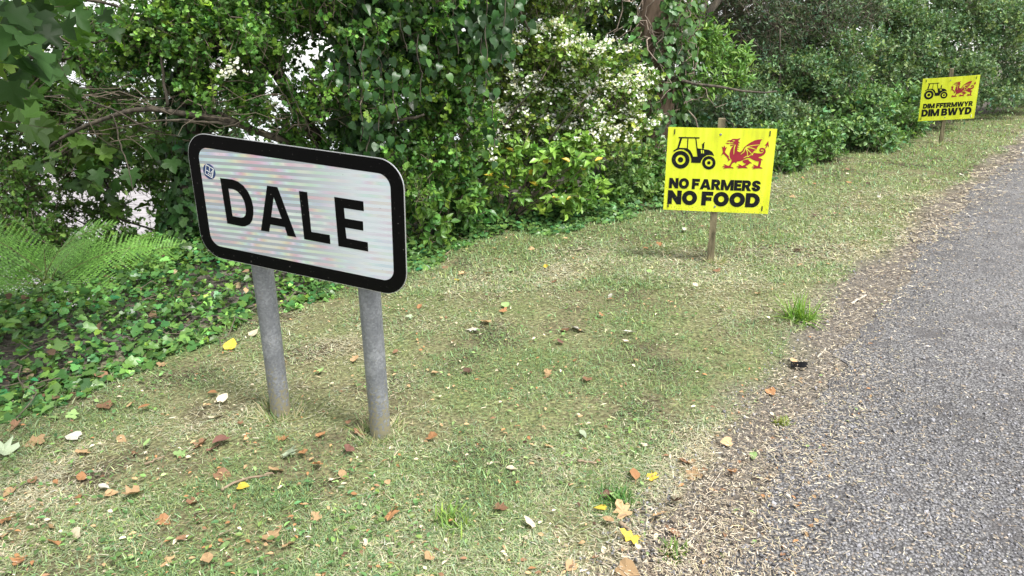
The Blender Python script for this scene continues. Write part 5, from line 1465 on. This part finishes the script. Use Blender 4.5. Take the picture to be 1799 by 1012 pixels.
# ivy running round the hedge foot between the signs
iv1 = np.array([-.3, 6.2, float(gz(-.3, 6.2))])
c2 = empty('ground_ivy', tuple(iv1), 'low ivy and weeds at the hedge foot between DALE sign and yellow-green shrub', 'ivy')
x = rng.uniform(-1.0, 3.4, 9000); y = np.interp(x, HX, HY) + rng.uniform(-.35, .8, 9000)
m = (fbm(x, y, 2.2, 131) > .34 + .25 * smooth01((-hedge_d(x, y)) / .25)); x, y = x[m], y[m]; n = len(x); a = rng.uniform(0, 6.28, n)
arr = scatter(L_IVY, np.stack([x, y, gz(x, y) + .02 + .14 * rng.random(n) * smooth01((hedge_d(x, y) + .25) / .5)], 1), np.stack([np.cos(a), np.sin(a) - .2, -.1 + 0 * a], 1), np.array([0, -.3, .9]) + rng.normal(0, .35, (n, 3)), .028 + .03 * rng.random(n), tints(n, (.085, .175, .05), .33, .18))
o = add('foliage', arr[0], arr[1], M_IVY, c2, arr[2], origin=iv1); o['kind'] = 'stuff'

# brambles over the ivy
for lab, bl, nn in (
        ('low bramble with rounded leaflets behind the ivy, beside the bracken', [B(200, 545, 4.75, .35, .12), B(290, 545, 4.95, .30, .12), B(150, 590, 4.4, .25, .10), B(330, 520, 5.1, .2, .1)], 260),
        ('bramble sprawling at the left picture edge below the bracken', [B(30, 590, 4.1, .30, .14), B(-60, 560, 4.1, .35, .2), B(60, 640, 3.8, .2, .08), B(20, 565, 4.6, .32, .15), B(70, 550, 4.8, .30, .15)], 400),
        ('leafy bramble in the gap beneath the DALE sign plate', [B(420, 500, 5.3, .30, .2), B(540, 505, 5.5, .30, .14), B(400, 440, 5.5, .25, .2), B(600, 500, 5.6, .3, .15)], 330)):
    f = bl[0][0]
    bush('bramble', lab, 'bramble', (f[0], f[1] + .1), bl, 4, L_OVATE, .055, (.12, .23, .055), nn, 5, sprig_len=.13, shell=.15, lush=(.20, .32, .08), lush_frac=.35, twigs=.4, stem_r=.005, foliage_name='foliage')

# bracken: every frond a part
def frond_mesh(L=.95, pairs=26, seed=0):
    r = np.random.default_rng(seed)
    Vs, Ts, Cs, n0 = [], [], [], 0
    def rach(t):
        return np.array([L * (t - .10 * t * t), 0, L * (.42 * t - .52 * t * t)])
    for k in range(pairs):
        t = .16 + .82 * k / (pairs - 1)
        p = rach(t); tg = unit(rach(t + .01) - rach(t - .01))
        plen = L * .36 * (math.sin(math.pi * min(1, (1.02 - t) * .62 + .02)) ** .9)
        for s in (-1, 1):
            dirn = unit(np.array([.42, s, -.12 + r.normal(0, .05)])); npn = 13
            for j in range(npn):
                u = (j + .6) / npn
                q = p + dirn * plen * u; q[2] -= .12 * plen * u * u
                w = .024 * (1.05 - u) + .004
                for s2 in (-1, 1):
                    e = unit(tg * s2 + dirn * .45)
                    v = np.array([q - dirn * plen * .030, q + dirn * plen * .034, q + e * w])
                    v[2, 2] -= .1 * w
                    Vs.append(v); Ts.append([n0, n0 + 1, n0 + 2] if s * s2 > 0 else [n0 + 1, n0, n0 + 2]); n0 += 3
                    Cs.append(np.array([.155, .325, .06]) * (1 + .25 * r.normal()))
    V, T = tube(np.array([rach(t) - [0, 0, 0] for t in np.linspace(-.25, 1, 14)]), np.linspace(.006, .0012, 14), 4)
    Vs.append(V); Ts2 = T + n0
    C = np.concatenate([np.clip(Cs, .01, .6), np.tile([.17, .20, .06], (len(T), 1))])
    return make_mesh('frond', np.concatenate(Vs), np.concatenate([np.array(Ts), Ts2]), M_LEAF, C)


fm = [frond_mesh(.95, 21, 3), frond_mesh(.80, 19, 4), frond_mesh(.65, 16, 5)]


def fern(label, root_p, fronds):
    rp = np.array(root_p, float); rp[2] = max(float(gz(rp[0], rp[1])), rp[2] - .06)
    root = empty('bracken_fern', tuple(rp), label, 'fern', 'bracken ferns at the left')
    for mi_, yaw, pitch, roll, sc, up in fronds:
        o = bpy.data.objects.new('frond', fm[mi_])
        o.matrix_local = Matrix.Translation((0, 0, up)) @ Matrix.Rotation(R(yaw), 4, 'Z') @ Matrix.Rotation(R(-pitch), 4, 'Y') @ Matrix.Rotation(R(-1.25 * roll), 4, 'X') @ Matrix.Scale(sc, 4)
        COL.objects.link(o); o.parent = root


fern('large light green bracken fern arching over the ivy at the left edge', P(105, 606, 4.55), [(0, 25, 22, -30, .80, .22), (0, 160, 18, 30, .85, .25), (1, 70, 30, 10, .8, .22), (0, -20, 8, -35, .7, .2), (1, 200, 20, 30, .75, .2), (2, 120, 35, 0, .8, .2), (2, 250, 20, 20, .8, .18), (1, 10, 40, -20, .8, .3), (1, 180, 35, 20, .9, .3), (2, 300, 12, 0, .8, .15)])
fern('smaller bracken fern half cut off by the left picture edge', P(-40, 590, 4.7), [(0, 20, 25, -25, .9, .25), (1, 60, 30, 0, .9, .2), (1, -30, 15, -20, .9, .2), (0, 150, 20, 20, .9, .2), (2, 0, 40, -20, 1, .3)])
fern('small bracken fern to the right of the large one, behind the bramble', P(215, 545, 5.0), [(1, 20, 20, -30, .7, .12), (1, 160, 20, 20, .7, .12), (2, 70, 30, 0, .8, .12), (2, -10, 10, -20, .8, .1), (2, 200, 15, 20, .8, .1)])

# ------------------------------------------------------------------ grass tufts, sticks and litter
def tuft(label, px, py, n, L, col, spread=.05):
    a0, b0 = (px - 899.5) / 1248.0, -(py - 506.0) / 1248.0
    p = ground_at(px, py)
    root = bpy.data.objects
    a = rng.uniform(0, 6.28, n); el = rng.uniform(.35, 1.35, n)
    D = np.stack([np.cos(a) * np.cos(el), np.sin(a) * np.cos(el), np.sin(el)], 1)
    g = Geo()
    for k in range(n):
        s = L * rng.uniform(.5, 1.1); t = np.linspace(0, 1, 5)[:, None]
        base = np.array([rng.normal(0, spread * .5), rng.normal(0, spread * .5), 0])
        c = base + D[k] * s * t + np.array([0, 0, -1]) * (t ** 2) * s * .45 * math.cos(el[k])
        sd_ = unit(np.cross(D[k], [0, 0, 1])) ; w = .0032 * np.array([1, 1, .85, .6, .05])[:, None]
        V = np.concatenate([c - sd_ * w, c + sd_ * w])
        T = np.array([q for i in range(4) for q in ([i, i + 1, i + 6], [i, i + 6, i + 5])])
        g.put(V, T, np.clip(tints(1, col, .22, .1)[0], .01, .6))
    o = g.build('grass_tuft', M_GRASS); o.location = tuple(p - np.array([0, 0, .004]))
    tag(o, label, 'grass tuft')


def ground_at(px, py):
    a, b = (px - 899.5) / 1248.0, -(py - 506.0) / 1248.0
    d = np.array([a, _cp + b * _sp, -_sp + b * _cp]); t = 2.0
    for _ in range(40):
        q = np.array([0, 0, 1.5]) + d * t
        t += (q[2] - float(gz(q[0], q[1]))) / -d[2] * .8
    return np.array([0, 0, 1.5]) + d * t


tuft('bright green tuft of long grass at the tarmac edge', 1405, 562, 170, .23, (.17, .30, .05), .07)
tuft('fresh green grass tuft in the dry grass below the signpost', 792, 915, 130, .085, (.19, .30, .07), .065)
tuft('dark green grass clump among fallen leaves at the lower right of the verge', 1080, 885, 120, .075, (.09, .20, .05), .06)
tuft('small yellowish grass tuft on the chaff beside the tarmac', 1375, 745, 70, .06, (.24, .29, .08), .03)
tuft('green grass tuft at the lower edge right of centre', 1180, 975, 90, .07, (.16, .24, .06), .035)

# sticks and stalks
m_pale = mat_plain('bleached stalk', (.50, .45, .36), .85, noise=(40, .3))
m_stick = mat_plain('brown stick', (.24, .18, .12), .9, noise=(40, .4))
for lab, pts, r, m_ in (
        ('pale bleached stick at the road edge beyond the grass tuft', [(1495, 538), (1508, 530), (1521, 523)], .008, m_pale),
        ('short white stalk right of the black plastic strip', [(1436, 633), (1443, 625), (1450, 617)], .005, m_pale),
        ('long straight dry grass stalk low on the verge edge', [(1206, 965), (1230, 938), (1253, 912)], .0022, m_pale),
        ('dry stalk with curved tip on the lower verge', [(1240, 870), (1256, 850), (1270, 830)], .0022, m_pale),
        ('knobbly brown stick lying left of the fallen leaves below the left post', [(390, 868), (420, 852), (455, 843), (480, 838)], .006, m_stick),
        ('thin brown twig on the grass at lower left', [(255, 822), (272, 815), (290, 808)], .005, m_stick),
        ('curved brown stick at the ivy edge right of the DALE sign', [(752, 458), (775, 455), (792, 444)], .006, m_stick),
        ('short stick in the grass at the left of the dark grass clump', [(1015, 816), (1032, 818), (1048, 820)], .006, m_stick),
        ('stick beside tan fallen leaves on the lower verge', [(1088, 925), (1098, 932), (1107, 939)], .008, m_stick)):
    ps = np.array([ground_at(*q) + [0, 0, .018] for q in pts]); o0 = ps[0].copy()
    t = np.linspace(0, 1, 9); pp = np.stack([np.interp(t, np.linspace(0, 1, len(ps)), ps[:, k]) for k in range(3)], 1); pp[1:-1] += rng.normal(0, .002, (7, 3))
    V, T = tube(pp - o0, np.linspace(r, r * .6, 9), 7)
    o = add('stick', V, T, m_, smooth=True); o.location = tuple(o0); tag(o, lab, 'stick', 'loose sticks and stalks on the verge')

# strip of black plastic
p = ground_at(1403, 650)
mtx = Matrix.Translation(Vector(tuple(p + np.array([0, 0, .026])))) @ Matrix.Rotation(R(-14), 4, 'Z') @ Matrix.Rotation(R(28), 4, 'X')
xs = np.linspace(-.040, .040, 7); prof = [(-.017, .004), (-.009, .0), (.006, .001), (.017, .007)]
V = np.array([[x_, yy, zz + .003 * math.sin(x_ * 60)] for x_ in xs for yy, zz in prof]); V2 = V + [0, 0, -.003]
T = [q for i in range(6) for j in range(3) for q in ([i * 4 + j, (i + 1) * 4 + j, (i + 1) * 4 + j + 1], [i * 4 + j, (i + 1) * 4 + j + 1, i * 4 + j + 1])]
nV = len(V); T = np.array(T); T = np.concatenate([T, T[:, ::-1] + nV])
rim = [0, 1, 2, 3, 7, 11, 15, 19, 23, 27, 26, 25, 24, 20, 16, 12, 8, 4]
T = np.concatenate([T, np.array([q for i in range(len(rim)) for a_, b_ in [(rim[i], rim[(i + 1) % len(rim)])] for q in ([a_, b_, b_ + nV], [a_, b_ + nV, a_ + nV])])])
o = add('plastic_strip', np.concatenate([V, V2]), T, mat_plain('black plastic', (.004, .004, .005), .5, spec=.1)); o.matrix_world = mtx
tag(o, 'small black plastic strip on the chaff beside the road', 'litter')

# ------------------------------------------------------------------ fallen leaves, each its own thing
KINDS = {
    'rust': ('rust-brown', (.23, .13, .075)), 'tan': ('tan', (.42, .28, .15)), 'cream': ('pale cream', (.58, .50, .36)), 'orange': ('orange-brown', (.36, .185, .085)),
    'green': ('light green', (.24, .36, .13)), 'pale': ('grey-green', (.34, .40, .27)), 'yellow': ('yellow', (.60, .44, .06)), 'dark': ('dark brown', (.085, .05, .035)), 'white': ('whitish', (.52, .50, .43)), 'red': ('dull red', (.20, .10, .078))}
LM = {k: mat_single_leaf(v[0] + ' fallen leaf', v[1], .22, .6, .25, .12) for k, v in KINDS.items()}
shapes = []
for q in range(9):
    tpl = (L_MAPLE_DRY, L_OVATE, L_HEART)[q % 3]
    V, T = tpl; V = V.copy(); V[:, 1] *= 1.15 if q % 3 == 1 else 1.0
    V[:, 2] = V[:, 2] * rng.uniform(.3, .9) + rng.normal(0, .05, len(V)) + rng.uniform(-.3, .4) * V[:, 1] ** 2 * 2 + rng.uniform(-.1, .25) * V[:, 0] ** 2
    V[:, 2] -= V[:, 2].min()
    st, tt = tube(np.array([[0, 0, V[0, 2]], [-.15, .02, .06], [-.32, .05, .03]]), .012, 3)
    shapes.append(make_mesh('fallen_leaf', np.concatenate([V, st]), np.concatenate([T, tt + len(V)]), LM['tan']))
    shapes[-1].materials.clear(); shapes[-1].materials.append(None)
FALLEN = '''rust 182 715 1.5;tan 227 716 .9;orange 265 722 1;orange 380 695 .7;cream 389 712 1;cream 375 740 1.3;rust 75 705 .9;green 82 740 1.1;green 125 740 1.2;rust 27 758 1.3;white 140 775 1.2;tan 78 777 1.4;tan 145 797 1.3;pale 20 803 2.0;green 95 803 1;tan 207 773 1.1;rust 362 780 1.1;red 399 777 1.3;red 370 797 1;rust 417 750 .7;green 257 792 .8;green 325 803 .8;rust 240 803 .7;white 175 863 .9;orange 143 882 .9;tan 187 875 .9;tan 247 870 1.2;rust 382 837 1.2;rust 335 892 1.1;orange 280 917 .9;tan 82 942 1.1;cream 142 947 1.5;orange 103 968 1.3;orange 20 918 .9;rust 58 848 .7;orange 98 852 .6;orange 143 849 .7;cream 409 947 1;tan 467 955 1.1;tan 504 963 .9;tan 480 828 1.2;yellow 420 863 .8;pale 513 795 1.3;pale 508 806 1.3;orange 537 810 1.1;orange 559 820 1.1;orange 504 775 .9;orange 560 773 .8;cream 584 850 1;tan 368 1003 1;tan 7 952 1.1;tan 25 865 .9;green 218 993 .7;green 409 963 .8;red 604 806 1.3;rust 639 770 1;rust 614 745 .8;tan 599 831 .9;orange 689 905 1.4;orange 753 774 1;orange 802 819 .7;cream 936 933 .9;cream 888 829 .8;tan 882 766 .6;rust 870 899 .8;tan 757 982 .8;tan 959 788 .6;orange 1116 851 1.4;yellow 1145 839 .9;tan 1227 836 1.2;tan 1284 782 .9;green 1322 800 1;yellow 1063 902 .8;tan 1099 914 1.2;tan 1077 930 1;yellow 1120 956 1.1;tan 1150 922 1.1;rust 1171 939 .9;dark 1182 886 1;rust 1193 814 .8;green 1066 882 1.3;red 1060 871 .9;orange 1284 832 .8;pale 1018 766 .9;cream 1131 785 .6;tan 1089 1004 1.2;tan 1008 996 .9;tan 864 439 1.2;tan 816 484 1.3;tan 861 485 1.2;rust 783 472 1;tan 761 496 1;yellow 802 497 1.1;green 899 476 1.4;green 776 527 1.1;orange 740 539 1.2;green 884 542 1.2;orange 881 552 1;tan 859 571 1.4;white 838 584 1.1;pale 718 562 1.1;white 1005 579 1.5;rust 996 586 .9;red 983 607 1;dark 819 660 1;tan 964 666 1;rust 1032 669 1.1;orange 1076 530 1;white 1076 522 .9;cream 1145 518 1.1;white 1112 588 1;cream 1099 602 .7;dark 1035 450 1.1;cream 1025 441 1.3;tan 988 423 1;dark 1088 421 1.1;orange 1162 433 1;orange 1011 639 .7;orange 1060 559 .8;green 1136 478 1.2;yellow 961 473 .9;rust 970 499 1;yellow 1019 393 1.1;dark 1586 246 1.3;rust 1487 301 1.6;orange 1411 314 1.1;tan 1415 301 1;orange 1426 325 1.2;orange 1495 324 1.1;dark 1528 325 1.1;tan 1389 347 1.2;orange 1375 372 1.3;red 1466 377 1.2;tan 1488 361 1;dark 1427 379 1.1;orange 1516 428 1.2;dark 1406 444 1.2;white 1689 309 1.5;white 1544 347 1;yellow 402 618 1.5;tan 435 542 1.3;tan 350 558 1.2;tan 292 645 1.1;cream 441 594 1.1;rust 185 667 1.2;tan 1410 470 1;cream 1225 510 1;orange 1270 545 .9;tan 1330 520 1;rust 1255 480 1.1;tan 1300 430 1.1;orange 1130 440 1;tan 930 440 1.1;cream 1200 405 1.2;white 1205 407 1.3;tan 1240 620 .8;tan 1120 640 .7;orange 1350 690 1;tan 1388 640 1.1;rust 700 620 .8;tan 760 660 .7;tan 620 640 .9;green 560 660 .8;tan 1215 820 .8;tan 680 850 .7;orange 40 985 1;tan 300 985 .9;rust 330 950 .8;tan 560 920 .8;cream 640 960 .7'''
LAND = [('the left steel post', (494, 727)), ('the right steel post', (669, 763)), ('the stake of the nearer yellow sign', (1248, 457)), ('the stake of the farther yellow sign', (1655, 250)), ('the bright tuft at the tarmac edge', (1405, 560)), ('the dark grass clump at lower right', (1080, 885)), ('the yellow-green shrub', (880, 392)), ('the lower left picture corner', (0, 1000)), ('the bracken fern', (105, 640))]
land = [(n_, ground_at(*q)) for n_, q in LAND]
recs = []
for s in FALLEN.split(';'):
    k, px, py, sz = s.split(); p = ground_at(float(px), float(py)); recs.append([k, p, float(sz)])
ORD = ['', 'second ', 'third ', 'fourth ', 'fifth ', 'sixth ', 'seventh ', 'eighth ', 'ninth ', 'tenth ', 'eleventh ', 'twelfth ', 'thirteenth ', 'fourteenth ']
for r_ in recs:
    ds = [np.linalg.norm(r_[1] - q) for _, q in land]; r_ += [int(np.argmin(ds)), min(ds)]
for i, (k, p, sz, li, ds) in enumerate(recs):
    rank = sum(1 for q in recs if q[0] == k and q[3] == li and q[4] < ds)
    lab = '%s fallen leaf %snearest to %s' % (KINDS[k][0], ORD[rank], land[li][0])
    me = shapes[rng.integers(9)]
    o = bpy.data.objects.new('fallen_leaf', me)
    onivy = hedge_d(p[0], p[1]) > 0
    lift = .016 + (float(mound(p[0], p[1])) if onivy and p[0] < -.3 else 0)
    yaw = rng.uniform(0, 360)
    o.matrix_world = Matrix.Translation(Vector(tuple(p + np.array([0, 0, lift])))) @ Matrix.Rotation(R(yaw), 4, 'Z') @ Matrix.Rotation(R(rng.normal(0, 14)), 4, 'X') @ Matrix.Rotation(R(rng.normal(0, 14)), 4, 'Y') @ Matrix.Scale(.056 * sz * rng.uniform(.9, 1.15) * (.85 if p[1] > 4 else 1), 4)
    COL.objects.link(o)
    o.material_slots[0].link = 'OBJECT'; o.material_slots[0].material = LM[k]
    tag(o, lab, 'leaf', 'fallen leaves on the verge')

# scraps of leaf too small to count
x, y = frustum_pts(4600, 1.5, 9, 1.3)
m = (road_d(x, y) < .25) & (hedge_d(x, y) < .5) & ((fbm(x, y, 1.6, 141) > .42) | (rng.random(len(x)) < .4)); x, y = x[m], y[m]; n = len(x); a = rng.uniform(0, 6.28, n)
pal = np.array([KINDS[k][1] for k in ('rust', 'tan', 'cream', 'orange', 'green', 'dark')])
arr = scatter(L_OVATE, np.stack([x, y, gz(x, y) + .016 + .006 * rng.random(n)], 1), np.stack([np.cos(a), np.sin(a), rng.normal(0, .2, n)], 1), np.array([0, 0, 1]) + rng.normal(0, .35, (n, 3)), .010 + .018 * rng.random(n), pal[rng.choice(6, n, p=[.18, .28, .2, .14, .14, .06])] * np.exp(rng.normal(0, .2, (n, 1))))
o = add('leaf_litter', arr[0], arr[1], M_CHAFF, None, arr[2]); tag(o, 'tiny scraps of dead leaf strewn through the grass', 'leaf litter', kind='stuff')
